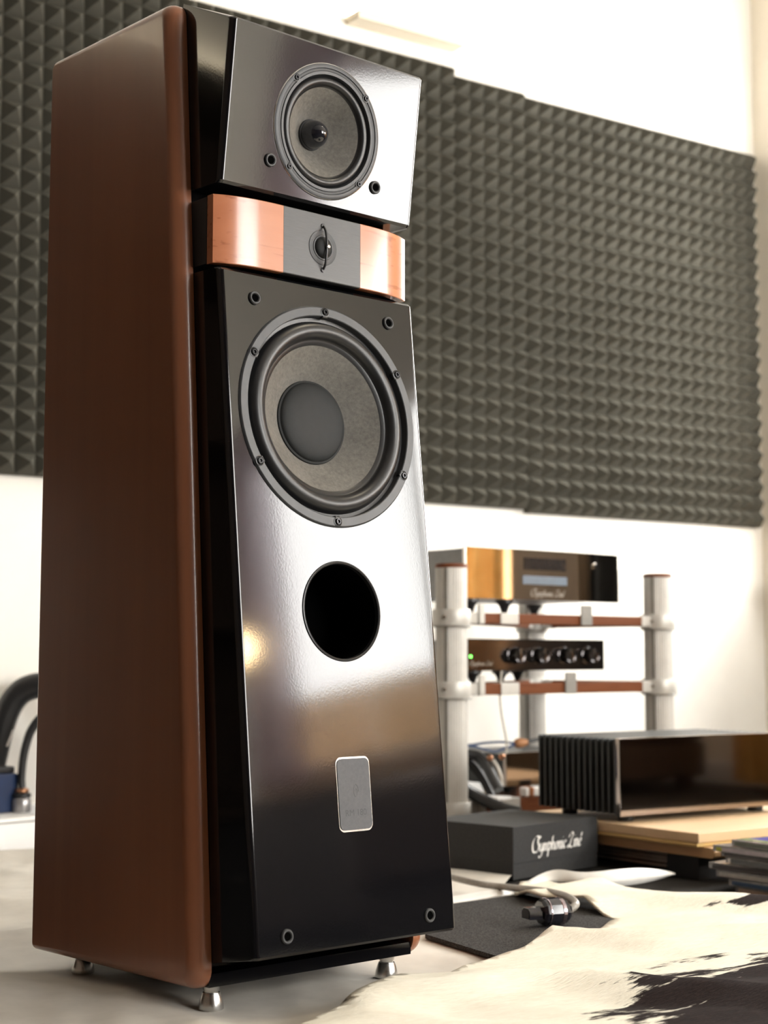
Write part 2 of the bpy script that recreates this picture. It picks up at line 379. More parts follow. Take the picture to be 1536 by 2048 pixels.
# ================================================================== ACOUSTIC FOAM on the back wall
HULL = [(95, 140), (330, 0), (380, -20), (480, 25), (840, 150), (820, 460), (812, 600), (850, 1100), (60, 1100)]
def in_hull(x, y):
    c = False; j = len(HULL) - 1
    for i in range(len(HULL)):
        xi, yi = HULL[i]; xj, yj = HULL[j]
        if (yi > y) != (yj > y) and x < (xj - xi) * (y - yi) / (yj - yi) + xi: c = not c
        j = i
    return c
def foam(x0, x1, z0, z1, nc, nr, label, single=True):
    base = 0.018; hh = 0.036; dx = (x1 - x0) / nc; dz = (z1 - z0) / nr
    t = empty('foam_panel', (x0, WY1, z0)); tag(t, label, 'foam panel', 'pyramid foam panels on the back wall')
    box('foam_sheet', (0, x1 - x0, -base, -0.0005, 0, z1 - z0), 'foam', t)
    pyr = B().add([(-dx / 2, 0, -dz / 2), (dx / 2, 0, -dz / 2), (dx / 2, 0, dz / 2), (-dx / 2, 0, dz / 2),
                   (-dx * 0.035, -hh, -dz * 0.035), (dx * 0.035, -hh, -dz * 0.035), (dx * 0.035, -hh, dz * 0.035), (-dx * 0.035, -hh, dz * 0.035)],
                  [(0, 1, 5, 4), (1, 2, 6, 5), (2, 3, 7, 6), (3, 0, 4, 7), (4, 5, 6, 7), (0, 3, 2, 1)])
    me = pyr.mesh('pyramid', 'foam', 0)
    cells = []
    for i in range(nc):
        for j in range(nr):
            c = ((i + 0.5) * dx, -base, (j + 0.5) * dz); px, py, d = project((x0 + c[0], WY1 + c[1] - 0.02, z0 + c[2]))
            vis = single and -20 < px < 1556 and -20 < py < 1200 and not in_hull(px, py)
            cells.append((not vis, d, c))
    cells.sort(); rest = B()
    for k, (hid, d, c) in enumerate(cells):
        if not hid and k < 300: obj('pyramid', me, t, c)
        else: rest.add([(v[0] + c[0], v[1] + c[1], v[2] + c[2]) for v in pyr.v], pyr.f)
    if rest.v: tag(rest.build('pyramid_field', 'foam', t, smooth=0), kind='stuff')
    return t
foam(2.645, 3.534, 0.762, 1.893, 19, 24, 'charcoal pyramid foam panel at the far right end, next to the corner')
foam(1.702, 2.407, 0.771, 1.923, 15, 24, 'charcoal pyramid foam panel just right of the loudspeaker')
foam(2.410, 2.642, 0.771, 1.902, 5, 24, 'narrow charcoal pyramid foam strip right above the compact disc player')
foam(0.759, 1.699, 0.771, 1.923, 20, 24, 'charcoal pyramid foam panel at the left edge, behind the tall loudspeaker')
foam(-0.100, 0.756, 0.771, 1.923, 18, 24, 'charcoal pyramid foam panel left of all the others, beyond the photo edge', False)

# wall light above the foam
q0 = on_plane(690, 50, (0, WY1, 0), Vector((0, 1, 0))); q1 = on_plane(905, 105, (0, WY1, 0), Vector((0, 1, 0)))
wl = empty('wall_light', ((q0.x + q1.x) / 2, WY1, q0.z)); tag(wl, 'slim beige wall light mounted just above the foam panels', 'wall light')
hl = (q1.x - q0.x) / 2
def wall_light(t, hl):
    box('housing', (-hl, hl, -0.062, -0.001, 0.0, 0.022), 'fixture', t, 0.004)
    box('diffuser', (-hl + 0.01, hl - 0.01, -0.055, -0.008, 0.0225, 0.030), 'lampglass', t, 0.002)
wall_light(wl, hl)
wl_added = empty('wall_light', (-0.55, WY1, 1.86)); tag(wl_added, 'added unseen wall light brightening the wall above the dark record shelf', 'wall light'); wall_light(wl_added, 0.45)  # unseen lamp, added to brighten the upper wall and its reflection

# ================================================================== THE LOUDSPEAKER
SA = R(7.537); SO = Vector((0.7840, 1.5040, 0.0307))
H, W = 1.10, 0.3329; TH = 0.0215; INS = 0.0285
spk = empty('loudspeaker', (SO.x, SO.y, 0), SA)
tag(spk, 'tall floor-standing loudspeaker with cherry wood sides and glossy black front', 'loudspeaker')
Z0 = SO.z
def S(x, f, z): return Vector((x, -f, z + Z0))          # speaker coordinates: across, forward, up
def front(z): return -0.0704 * z / H
def panel(sign):
    prof = round_poly([(-0.3462, 0), (0.0, 0), (front(H), H), (-0.3386, H)], [0.008, 0.022, 0.020, 0.012], 8)
    n = len(prof); nv = []
    for i in range(n):
        e0 = (prof[i] - prof[i - 1]); e1 = (prof[(i + 1) % n] - prof[i])
        t = (e0.normalized() + e1.normalized()).normalized(); nv.append(Vector((-t.y, t.x)))     # inward for ccw
    rr = []
    for p in prof:
        k = min(1, max(0, (p.x - front(p.y) + 0.06) / 0.05)); rr.append(0.006 + (0.0180 - 0.006) * k * k * (3 - 2 * k))
    rings = []
    X = lambda x: x if sign > 0 else W - x
    rings.append([S(X(TH), p.x, p.y) for p in prof])
    for k in range(9):
        a = math.pi / 2 * k / 8
        rings.append([S(X(r - r * math.sin(a)), (p + q * (r - r * math.cos(a))).x, (p + q * (r - r * math.cos(a))).y) for p, q, r in zip(prof, nv, rr)])
    vs = [v for r_ in rings for v in r_]; fs = []
    for k in range(len(rings) - 1):
        for i in range(n): fs.append((k * n + i, k * n + (i + 1) % n, (k + 1) * n + (i + 1) % n, (k + 1) * n + i))
    fs.append(tuple(range(n))); fs.append(tuple(range((len(rings) - 1) * n, len(rings) * n)))
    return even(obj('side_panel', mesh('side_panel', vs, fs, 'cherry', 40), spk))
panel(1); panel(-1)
# rear body between the panels
def prof_block(name, prof, x0, x1, mat, bev=0.0):
    b_ = B(); n = len(prof)
    vs = [S(x0, f, z) for f, z in prof] + [S(x1, f, z) for f, z in prof]
    fs = [tuple(range(n)), tuple(range(n, 2 * n))[::-1]] + [(i, n + i, n + (i + 1) % n, (i + 1) % n) for i in range(n)]
    return obj(name, mesh(name, vs, fs, mat, 30), spk)
prof_block('cabinet', [(-0.340, 0.004), (-0.006, 0.002), (-0.006, 0.016), (-0.052, 0.016), (front(H) - 0.050, H - 0.003), (-0.334, H - 0.003)], TH, W - TH, 'lacquer')
# baffle blocks: front face with cut-outs, rounded vertical edges
LE, LC = (0.0740, 0.0400), (-0.0008, 0.7787)
UB, UA = (-0.0028, 0.8745), (0.0206, 1.0580)
CX = W / 2
def circle(c, r, n=64): return [(c[0] + r * math.cos(2 * math.pi * i / n), c[1] + r * math.sin(2 * math.pi * i / n)) for i in range(n)]
def baffle(name, lo, hi, holes, back_lo, back_hi):
    """lo/hi = (forward, z) of the front face's lower and upper edge; back = the same on the cabinet"""
    fz = lambda z: lo[0] + (hi[0] - lo[0]) * (z - lo[1]) / (hi[1] - lo[1])
    e = 0.003                                                     # small chamfer at the lower and upper edge
    xs0, xs1 = INS, W - INS
    outline = [(xs0, lo[1] + e), (xs1, lo[1] + e), (xs1, hi[1] - e), (xs0, hi[1] - e)]
    V, F = filled(outline, [circle(c, r) for c, r in holes])
    b_ = B(); b_.add([S(p.x, fz(p.y), p.y) for p in V], F)
    def ring(x, off):                                             # four points of one vertical slice, bottom to top
        return [S(x, back_lo[0], back_lo[1]), S(x, lo[0] - off - e, lo[1]), S(x, fz(lo[1] + e) - off, lo[1] + e),
                S(x, fz(hi[1] - e) - off, hi[1] - e), S(x, hi[0] - off - e, hi[1]), S(x, back_hi[0], back_hi[1])]
    r_ = INS - TH - 0.0006; sl = []
    for k in range(7):
        a = math.pi / 2 * k / 6; sl.append((INS - r_ * math.sin(a), r_ * (1 - math.cos(a)) * 1.2))
    left = [ring(x, o_) for x, o_ in sl][::-1]; right = [ring(W - x, o_) for x, o_ in sl]
    for grp in (left, right):
        for g0, g1 in zip(grp[:-1], grp[1:]):
            for i in range(5): b_.add([g0[i], g0[i + 1], g1[i + 1], g1[i]], [(0, 1, 2, 3)])
    b_.add(left[0], [tuple(range(6))]); b_.add(right[-1], [tuple(range(6))])
    a, c = left[-1], right[0]
    b_.add([a[0], a[1], c[1], c[0]], [(0, 1, 2, 3)]); b_.add([a[1], a[2], c[2], c[1]], [(0, 1, 2, 3)])
    b_.add([a[3], a[4], c[4], c[3]], [(0, 1, 2, 3)]); b_.add([a[4], a[5], c[5], c[4]], [(0, 1, 2, 3)])
    me = b_.mesh(name, 'lacquer', 0)
    bm = bmesh.new(); bm.from_mesh(me); bmesh.ops.remove_doubles(bm, verts=bm.verts, dist=1e-5); bmesh.ops.recalc_face_normals(bm, faces=bm.faces); bm.to_mesh(me); bm.free()
    for p in me.polygons: p.use_smooth = True
    me.set_sharp_from_angle(angle=R(24))
    return even(obj(name, me, spk)), fz
WZc, MZc, PZc = 0.6245, 0.9605, 0.4015
lowb, flo = baffle('lower_baffle', LE, LC, [((CX + .001, WZc), 0.1225), ((CX + .001, PZc), 0.0535)], (-0.050, 0.020), (-0.095, 0.780))
upb, fup = baffle('upper_baffle', UB, UA, [((CX + .001, MZc), 0.0750)], (-0.103, 0.877), (front(H) - 0.006, H + 0.001))
def baffle_frame(lo, hi, fz, z, x=CX + .001):
    """matrix with local Z = outward normal of the baffle, local Y = up along it"""
    yv = (S(0, hi[0], hi[1]) - S(0, lo[0], lo[1])).normalized(); xv = Vector((1, 0, 0)); zv = xv.cross(yv)
    return frame_mtx(S(x, fz(z), z), xv, yv, zv)
ML = lambda z, x=CX + .001: baffle_frame(LE, LC, flo, z, x)
MU = lambda z, x=CX + .001: baffle_frame(UB, UA, fup, z, x)
def place(o, m): o.matrix_local = m; return o
def arc(c, r, a0, a1, n): return [(c[0] + r * math.cos(R(a0 + (a1 - a0) * k / n)), c[1] + r * math.sin(R(a0 + (a1 - a0) * k / n))) for k in range(n + 1)]

def screw_mesh(r):
    hx = [(r * 0.5 * math.cos(R(60 * k)), r * 0.5 * math.sin(R(60 * k))) for k in range(6)]
    b_ = B().lathe([(r, 0), (r, 0.0016), (r * 0.85, 0.0022), (r * 0.55, 0.0022), (r * 0.5, 0.0006), (0, 0.0004)], 14)
    return b_.mesh('screw', 'screw')
# woofer
wf = B().lathe([(0.1285, -0.001), (0.1285, 0.0018), (0.1275, 0.0028), (0.1185, 0.0028), (0.1177, 0.002), (0.1171, -0.006)], 96).build('woofer', 'frame', spk)
tag(wf, 'large lower bass driver with grey paper cone'); place(wf, ML(WZc))
B().lathe([(0.1289, 0.0), (0.1294, 0.0006), (0.1289, 0.0012), (0.1284, 0.0006)], 96).build('trim_ring', 'frame', wf)
roll = [(0.1175, -0.006), (0.1130, -0.0065)] + arc((0.1020, -0.0065), 0.0100, 10, 170, 12) + [(0.0912, -0.0065), (0.0902, -0.007)]
B().lathe(roll, 96).build('surround', 'rubber', wf)
B().lathe([(0.0906, -0.0068), (0.0885, -0.0075), (0.0855, -0.0095)], 96).build('cone_edge', 'black_plastic', wf)
B().lathe([(0.0860, -0.0092), (0.077, -0.0155), (0.066, -0.0235), (0.055, -0.031), (0.045, -0.037)], 96).build('cone', 'cone', wf)
dc = [(0.0500, -0.0345), (0.0492, -0.0325), (0.0470, -0.0318)] + [(0.0470 * math.cos(R(a)) ** 0.9, -0.0318 + 0.008 * math.sin(R(a))) for a in range(10, 90, 10)] + [(0, -0.0238)]
B().lathe(dc, 72).build('dust_cap', 'dustcap', wf)
sm = screw_mesh(0.0036)
for k in range(6):
    a = R(90 + 60 * k); c = (0.1227 * math.cos(a), 0.1227 * math.sin(a))
    B().lathe([(0.0056, 0.0029), (0.0058, 0.0033), (0.0050, 0.0035), (0.0040, 0.0028), (0, 0.0028)], 18).build('screw_recess', 'black_plastic', wf, (c[0], c[1], 0))
    obj('screw', sm, wf, (c[0], c[1], 0.0026))
    mt = Matrix.Rotation(a, 4, 'Z')
    B().box(0.1160, 0.1205, -0.0042, 0.0042, -0.003, 0.0033, 0.001, 1, mt).build('mounting_lug', 'black_plastic', wf)
# midrange
md = B().lathe([(0.0778, -0.001), (0.0778, 0.0016), (0.0764, 0.0024), (0.0730, 0.0024), (0.0726, 0.0012), (0.0690, 0.0010), (0.0687, 0.0022), (0.0655, 0.0020), (0.0645, -0.004)], 96).build('midrange', 'frame', spk)
tag(md, 'upper midrange driver with grey paper cone and bullet phase plug'); place(md, MU(MZc))
B().lathe([(0.0775, 0.0016), (0.0784, 0.0012), (0.0790, 0.0002), (0.0784, -0.0006)], 96).build('trim_ring', 'rim', md)
B().lathe([(0.0726, 0.0013), (0.0719, 0.0016), (0.0700, 0.0016), (0.0691, 0.0012)], 96).build('flange_ring', 'frame_dark', md)
B().lathe([(0.0652, -0.0035), (0.0640, -0.0045)] + arc((0.0585, -0.0045), 0.0052, 15, 165, 10) + [(0.0528, -0.0045), (0.0505, -0.006)], 80).build('surround', 'rubber', md)
B().lathe([(0.0515, -0.0050), (0.0470, -0.0085), (0.036, -0.0175), (0.026, -0.0255), (0.0165, -0.032)], 80).build('cone', 'cone', md)
B().lathe([(0.0185, -0.0310), (0.0180, -0.0285), (0.0165, -0.0275)], 48).build('coil_ring', 'frame_dark', md)
B().lathe([(0.0166, -0.034), (0.0166, -0.026), (0.0160, -0.021), (0.0142, -0.0155), (0.0108, -0.0105), (0.0066, -0.0070), (0.0030, -0.0054), (0, -0.0050)], 48).build('phase_plug', 'plug', md)
sm2 = screw_mesh(0.0030)
for sx, sz in ((-1, 1), (1, 1), (-1, -1), (1, -1)):
    c = (sx * 0.0525, sz * 0.0510)
    B().lathe([(0.0046, 0.0020), (0.0048, 0.0027), (0.0040, 0.0028), (0.0034, 0.0020), (0, 0.0020)], 16).build('screw_recess', 'black_plastic', md, (c[0], c[1], 0))
    obj('screw', sm2, md, (c[0], c[1], 0.0019))
# bass port
pt = B().lathe([(0.0568, 0.0), (0.0564, 0.0012), (0.0552, 0.0015), (0.0537, 0.0006), (0.0530, -0.004)], 72).build('bass_port', 'black_plastic', spk)
tag(pt, 'round open bass port'); place(pt, ML(PZc))
B().lathe([(0.0531, -0.0038), (0.0524, -0.008), (0.0520, -0.012), (0.0520, -0.080), (0, -0.080)], 72).build('port_tube', 'hole_shade', pt)
# grille sockets
sk = B().lathe([(0.0078, 0), (0.0078, 0.0018), (0.0068, 0.0028), (0.0056, 0.0028), (0.0046, 0.0018), (0.0044, -0.0005), (0, -0.0005)], 28).mesh('grille_socket', 'frame_dark')
hole = B().lathe([(0.0043, 0.0012), (0, 0.0012)], 20).mesh('socket_shade_disc', 'hole_shade')  # flat disc coloured black in place of the shaded socket depth
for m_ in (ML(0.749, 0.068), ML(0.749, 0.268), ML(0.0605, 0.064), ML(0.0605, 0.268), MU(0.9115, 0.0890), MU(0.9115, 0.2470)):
    o = obj('grille_socket', sk, spk); place(o, m_); obj('socket_shade_disc', hole, o)
# name plate
pl = B().prism(round_poly([(-0.023, -0.0385), (0.023, -0.0385), (0.023, 0.0385), (-0.023, 0.0385)], [0.0065] * 4), 0.0, 0.0014).build('name_plate', 'badge', spk)
tag(pl, 'small satin metal name plate with faint engraved lettering'); place(pl, ML(0.2005, 0.1682))
B().prism(round_poly([(-0.0242, -0.0405), (0.0242, -0.0405), (0.0242, 0.0405), (-0.0242, 0.0405)], [0.0075] * 4), 0.0001, 0.0005).build('plate_edge', 'steel', pl)
def text_obj(name, body, size, mat, parent, loc, shear=0.0, spacing=1.0):
    cu = bpy.data.curves.new(name, 'FONT'); cu.body = body; cu.size = size; cu.align_x = 'CENTER'; cu.align_y = 'CENTER'
    cu.shear = shear; cu.space_character = spacing
    tmp = bpy.data.objects.new(name, cu); COL.objects.link(tmp)
    dg = bpy.context.evaluated_depsgraph_get(); me = bpy.data.meshes.new_from_object(tmp.evaluated_get(dg))
    bpy.data.objects.remove(tmp); me.materials.clear(); me.materials.append(M[mat])
    return obj(name, me, parent, loc)
text_obj('engraved_lettering', 'RM 180', 0.0098, 'engrave', pl, (0, -0.0205, 0.00145))
B().add([(q.x, q.y, 0) for q in [Vector((0.004 * math.cos(a) * (1 - a / 12), 0.009 * math.sin(a) * (1 - a / 12))) + Vector(d) for a in [k * 0.5 for k in range(20)] for d in ((0, 0), (0.0008, 0.0006))]],
        [(2 * k, 2 * k + 1, 2 * k + 3, 2 * k + 2) for k in range(19)]).build('engraved_emblem', 'engrave', pl, (0.001, 0.002, 0.00145), smooth=0)
# tweeter pod
PZ0, PZ1 = 0.7850, 0.8630
def pod_f(x):
    d = max(0.0, abs(x - CX) - 0.0565); return 0.002 - 23.0 * d ** 3 - 0.01 * d
def pod(name, xs, mat, fn, back=-0.011, bev=0.0008):
    n = len(xs); vs = []; fs = []; thick = back
    for x in xs:
        f = fn(x); back = f + thick; vs += [S(x, back, PZ0), S(x, f - bev, PZ0), S(x, f, PZ0 + bev), S(x, f, PZ1 - bev), S(x, f - bev, PZ1), S(x, back, PZ1)]
    for i in range(n - 1):
        for k in range(6): fs.append((i * 6 + k, i * 6 + (k + 1) % 6, (i + 1) * 6 + (k + 1) % 6, (i + 1) * 6 + k))
    fs += [tuple(range(6)), tuple(range((n - 1) * 6, n * 6))]
    return obj(name, mesh(name, vs, fs, mat, 20), spk)
xl, xa, xb, xr = 0.0225, 0.1090, 0.2245, 0.3110
tag(pod('tweeter_wing', [xl + (xa - xl) * k / 14 for k in range(15)], 'cherry_x', pod_f), 'cherry wood wing beside the tweeter')
tag(pod('tweeter_wing', [xb + (xr - xb) * k / 14 for k in range(15)], 'cherry_x', pod_f), 'cherry wood wing beside the tweeter')
tp = pod('tweeter_plate', [xa + 0.0003, xb - 0.0003], 'faceplate', lambda x: 0.002)
prof_block('tweeter_block', [(-0.100, PZ0 + 0.001), (-0.026, PZ0 + 0.001), (-0.026, PZ1 - 0.001), (-0.100, PZ1 - 0.001)], TH + 0.0008, W - TH - 0.0008, 'black_flat')
prof_block('tweeter_core', [(-0.0255, PZ0 + 0.001), (-0.0135, PZ0 + 0.001), (-0.0135, PZ1 - 0.001), (-0.0255, PZ1 - 0.001)], 0.070, W - 0.070, 'black_flat')
zc_t = 0.8235; MT = frame_mtx(S(0.1668, 0.0021, zc_t), Vector((1, 0, 0)), Vector((0, 0, 1)), Vector((0, -1, 0)))
tw = B().lathe([(0.0208, 0.0), (0.0205, 0.0005), (0.0198, 0.0004), (0.0165, -0.0), (0.0140, 0.0004)], 64).build('tweeter', 'frame_dark', spk)
tag(tw, 'soft dome tweeter with vertical guard bar'); place(tw, MT)
B().lathe([(0.0150, 0.0003), (0.0142, 0.0011), (0.0132, 0.0011), (0.0122, 0.0003)], 56).build('dome_surround', 'frame', tw)
B().lathe([(0.0124, 0.0002)] + [(0.0122 * math.cos(R(a)), 0.0004 + 0.0052 * math.sin(R(a))) for a in range(8, 90, 8)] + [(0, 0.0056)], 56).build('dome', 'dustcap', tw)
B().tube([(0, -0.0255, 0.0010), (0, -0.020, 0.0048), (0, -0.010, 0.0070), (0, 0, 0.0076), (0, 0.010, 0.0070), (0, 0.020, 0.0048), (0, 0.0255, 0.0010)], 0.0014, 10).build('guard_bar', 'black_plastic', tw)
B().lathe([(0, 0.0062), (0.0024, 0.0068), (0.0028, 0.0085), (0.0020, 0.0105), (0, 0.0112)], 20).build('phase_tip', 'steel', tw, (0.0012, 0, -0.0005))
for s_ in (-1, 1): B().lathe([(0.0028, 0), (0.0026, 0.0012), (0, 0.0014)], 16).build('bar_mount', 'black_plastic', tw, (0, s_ * 0.0262, 0))
# feet
ft = B().lathe([(0, 0.0), (0.0128, 0.0), (0.0138, 0.0012), (0.0138, 0.003), (0.0128, 0.009), (0.0110, 0.015), (0.0096, 0.0185), (0.0080, 0.0192), (0.0080, 0.0205), (0.0090, 0.0210), (0.0092, 0.0225), (0.0092, 0.0296), (0, 0.0296)], 40).mesh('foot', 'steel')
for x, f in ((0.046, -0.036), (0.300, -0.036), (0.046, -0.300), (0.300, -0.300)): obj('foot', ft, spk, (x, -f, 0.0025))

# ================================================================== FLOOR COVERINGS
def fbm(x, y, s, o=3): return noise.fractal(Vector((x * s, y * s, 0.37)), 1.0, 2.0, o)
def sheet_mesh(name, outline, step, hfun, mat):
    xs = [p[0] for p in outline]; ys = [p[1] for p in outline]; g = []
    dense = []
    for i in range(len(outline)):
        a = Vector(outline[i]); b_ = Vector(outline[(i + 1) % len(outline)]); k = max(1, int((b_ - a).length / step))
        dense += [a + (b_ - a) * (j / k) for j in range(k)]
    y = min(ys)
    while y < max(ys):
        x = min(xs) + random.random() * step
        while x < max(xs):
            g.append(Vector((x + random.uniform(-.2, .2) * step, y + random.uniform(-.2, .2) * step))); x += step
        y += step
    V, F = filled(dense, (), g)
    used = sorted({i for f in F for i in f}); mp = {i: k for k, i in enumerate(used)}
    return mesh(name, [(V[i].x, V[i].y, hfun(V[i].x, V[i].y)) for i in used], [tuple(mp[i] for i in f) for f in F], mat, 80)
FEET = [SO.xy + Vector((math.cos(SA) * x + math.sin(SA) * f, math.sin(SA) * x - math.cos(SA) * f)) for x, f in ((0.046, -0.036), (0.300, -0.036), (0.046, -0.300), (0.300, -0.300))]
def calm(x, y):
    d = min((Vector((x, y)) - p).length for p in FEET); return min(1, max(0, (d - 0.015) / 0.10))
def h_sheet(x, y):
    rid = 1 - abs(fbm(x * 0.55 + y * 0.35, y * 0.9 - x * 0.5, 2.6, 2))
    v = 0.010 * (0.5 + 0.5 * fbm(x, y, 3.2, 3)) + 0.012 * max(0, rid - 0.55) * 2
    fine = 0.0016 * math.sin((x * 0.9 - y * 0.45) * 95 + 3 * fbm(x, y, 5)) * (0.5 + 0.5 * fbm(x + 3, y, 4))
    v = 0.0025 + (v + fine) * calm(x, y)
    k = min(1, max(0, (x - 1.10) / 0.10)); return v * (1 - k) + min(v, 0.0125) * k
sheet_out = [tuple(on_floor(-45, 2400).xy), (0.95, 0.95), (1.15, 1.0), (1.42, 1.50), (1.50, 1.92), (1.60, 2.02), (1.70, 2.12), (1.85, 2.24), (1.88, 2.55), (1.6, 2.90), (1.15, 2.94), tuple(on_floor(-45, 1708).xy), tuple(on_floor(-60, 1800).xy), tuple(on_floor(-40, 1950).xy)]
sh = obj('floor_cloth', sheet_mesh('floor_cloth', sheet_out, 0.016, h_sheet, 'sheet'))
tag(sh, 'wrinkled cream cloth spread over the floor under the loudspeaker', 'cloth')
# black felt mat
FM = 0.0205
mo = [on_floor(*p, FM).xy for p in ((850, 1868), (905, 1807), (1045, 1788), (1240, 1832), (1160, 1886), (1000, 1914))]
mt_ = B().prism(round_poly([tuple(p) for p in mo], [0.004] * 6, 3), FM - 0.0055, FM).build('felt_mat', 'felt')
tag(mt_, 'black felt mat lying on the cloth beside the loudspeaker', 'mat')

# cowhide
hide_px = [(560, 2100), (655, 2052), (679, 2042), (714, 2018), (769, 1995), (800, 1979), (843, 1972), (913, 1951), (964, 1932), (1003, 1918),
           (1035, 1908), (1062, 1898), (1105, 1886), (1150, 1880), (1172, 1876), (1200, 1858), (1222, 1842), (1232, 1837), (1222, 1834), (1190, 1826), (1168, 1818), (1150, 1813), (1118, 1812),
           (1085, 1809), (1062, 1806), (1042, 1799), (1030, 1790), (1040, 1772), (1085, 1766), (1150, 1773), (1180, 1776), (1230, 1780), (1290, 1786), (1345, 1797), (1376, 1792), (1400, 1796), (1440, 1799), (1490, 1801), (1536, 1808), (1620, 1818)]
FHZ = 0.022
hide_out = [tuple(on_floor(*p, FHZ).xy) for p in hide_px] + [(2.38, 1.35), (2.23, 0.85), (1.58, 0.55), (0.98, 0.70), (0.72, 1.08)]
def h_hide(x, y):
    rid = 1 - abs(fbm(x * 0.9 + y * 0.2 + 5, y * 1.2, 3.0, 2))
    return 0.0225 + 0.009 * fbm(x + 2, y, 4.0, 3) * 0.5 + 0.021 * max(0, rid - 0.6) * 2 + 0.0012 * math.sin((x * 0.4 + y) * 70 + 4 * fbm(x, y, 3))
M['hide'] = None
m, nt, b = new_mat('cowhide'); M['hide'] = m
geo = nt.nodes.new('ShaderNodeNewGeometry')
def spot_mask(cx, cy, rx, ry, rot):
    mp = nt.nodes.new('ShaderNodeMapping'); mp.vector_type = 'TEXTURE'
    mp.inputs['Location'].default_value = (cx, cy, 0); mp.inputs['Rotation'].default_value = (0, 0, rot); mp.inputs['Scale'].default_value = (rx, ry, 1)
    sp = nt.nodes.new('ShaderNodeSeparateXYZ'); cb = nt.nodes.new('ShaderNodeCombineXYZ')
    link(nt, geo.outputs['Position'], mp.inputs[0]); link(nt, mp.outputs[0], sp.inputs[0]); link(nt, sp.outputs[0], cb.inputs[0]); link(nt, sp.outputs[1], cb.inputs[1])
    ln = nt.nodes.new('ShaderNodeVectorMath'); ln.operation = 'LENGTH'; link(nt, cb.outputs[0], ln.inputs[0]); return ln.outputs['Value']
HD = math.atan2(-0.32, 0.95)                                     # lie of the hair on the floor
c0 = on_floor(1535, 2062); c1 = on_floor(1530, 1853); c2 = on_floor(1500, 1805)
ds = [spot_mask(c0.x, c0.y, 0.285, 0.150, R(34)), spot_mask(c1.x, c1.y, 0.105, 0.022, R(-20)), spot_mask(c2.x, c2.y, 0.075, 0.016, R(-25))]
cur = ds[0]
for d_ in ds[1:]:
    mn = nt.nodes.new('ShaderNodeMath'); mn.operation = 'MINIMUM'; link(nt, cur, mn.inputs[0]); link(nt, d_, mn.inputs[1]); cur = mn.outputs[0]
vh = tex_coord(nt, (5, 42, 30), 'World', (0, 0, -HD)); n1 = add_noise(nt, vh, 1.0, 5, 0.65)
vb = tex_coord(nt, (9, 22, 9), 'World', (0, 0, -HD)); n2 = add_noise(nt, vb, 1.0, 3, 0.6)
def mth(op, a, b_):
    q = nt.nodes.new('ShaderNodeMath'); q.operation = op
    for i, s_ in enumerate((a, b_)):
        if isinstance(s_, (int, float)): q.inputs[i].default_value = s_
        else: link(nt, s_, q.inputs[i])
    return q.outputs[0]
edge = mth('ADD', cur, mth('ADD', mth('MULTIPLY', mth('SUBTRACT', n1, 0.5), 1.7), mth('MULTIPLY', mth('SUBTRACT', n2, 0.5), 1.7)))
fine = add_noise(nt, tex_coord(nt, (60, 700, 400), 'World', (0, 0, -HD)), 1.0, 3, 0.6)
edge2 = mth('ADD', edge, mth('MULTIPLY', mth('SUBTRACT', fine, 0.5), 0.5))
mask = ramp(nt, edge2, [(0.84, (0, 0, 0)), (0.96, (1, 1, 1))])
crm = ramp(nt, mth('ADD', mth('MULTIPLY', fine, 0.55), mth('MULTIPLY', n2, 0.45)), [(0.3, (0.62, 0.575, 0.465)), (0.68, (0.83, 0.79, 0.685))])
brn = ramp(nt, fine, [(0.3, (0.008, 0.0045, 0.004)), (0.75, (0.026, 0.015, 0.013))])
mx = nt.nodes.new('ShaderNodeMixRGB'); link(nt, mask, mx.inputs[0]); link(nt, brn, mx.inputs[1]); link(nt, crm, mx.inputs[2])
link(nt, mx.outputs[0], b.inputs['Base Color']); b.inputs['Roughness'].default_value = 0.85; b.inputs['Specular IOR Level'].default_value = 0.06
bump(nt, fine, 0.5, 0.004, b)
hd = obj('cowhide_rug', sheet_mesh('cowhide_rug', hide_out, 0.014, h_hide, 'hide'))
tag(hd, 'cream cowhide rug with dark brown patches spread across the right of the floor', 'rug')
# hide edge: thickness skirt
sol = hd.modifiers.new('thickness', 'SOLIDIFY'); sol.thickness = 0.0035; sol.offset = -1
def ribbon(name, low, top, mat, parent, zb, lean=0.012, mid=0.5):
    vs = []; n = len(low)
    for (a, c) in zip(low, top):
        p = on_floor(*a, zb); q = on_plane(c[0], c[1], p + FH * lean, FH)
        for k in range(7):
            t = k / 6; s_ = p.lerp(q, t); s_ = s_ - FH * (0.012 * math.sin(math.pi * t)); vs.append(s_)
    fs = [(i * 7 + k, i * 7 + k + 1, (i + 1) * 7 + k + 1, (i + 1) * 7 + k) for i in range(n - 1) for k in range(6)]
    o = obj(name, mesh(name, vs, fs, mat, 80), parent); md_ = o.modifiers.new('s', 'SUBSURF'); md_.levels = 2; md_.render_levels = 2
    return o
ribbon('folded_edge', [(1034, 1780), (1060, 1775), (1095, 1768), (1130, 1770), (1160, 1774), (1200, 1775), (1240, 1773), (1290, 1766), (1330, 1756), (1348, 1748)],
       [(1036, 1774), (1062, 1758), (1092, 1742), (1122, 1737), (1152, 1745), (1190, 1744), (1235, 1738), (1285, 1735), (1328, 1740), (1349, 1745)], 'satin', hd, 0.020)
ribbon('turned_edge', [(880, 1812), (920, 1808), (960, 1803), (1000, 1798), (1030, 1793), (1040, 1788)],
       [(880, 1796), (920, 1790), (960, 1783), (1000, 1777), (1026, 1777), (1040, 1784)], 'satin', sh, 0.012, 0.02)

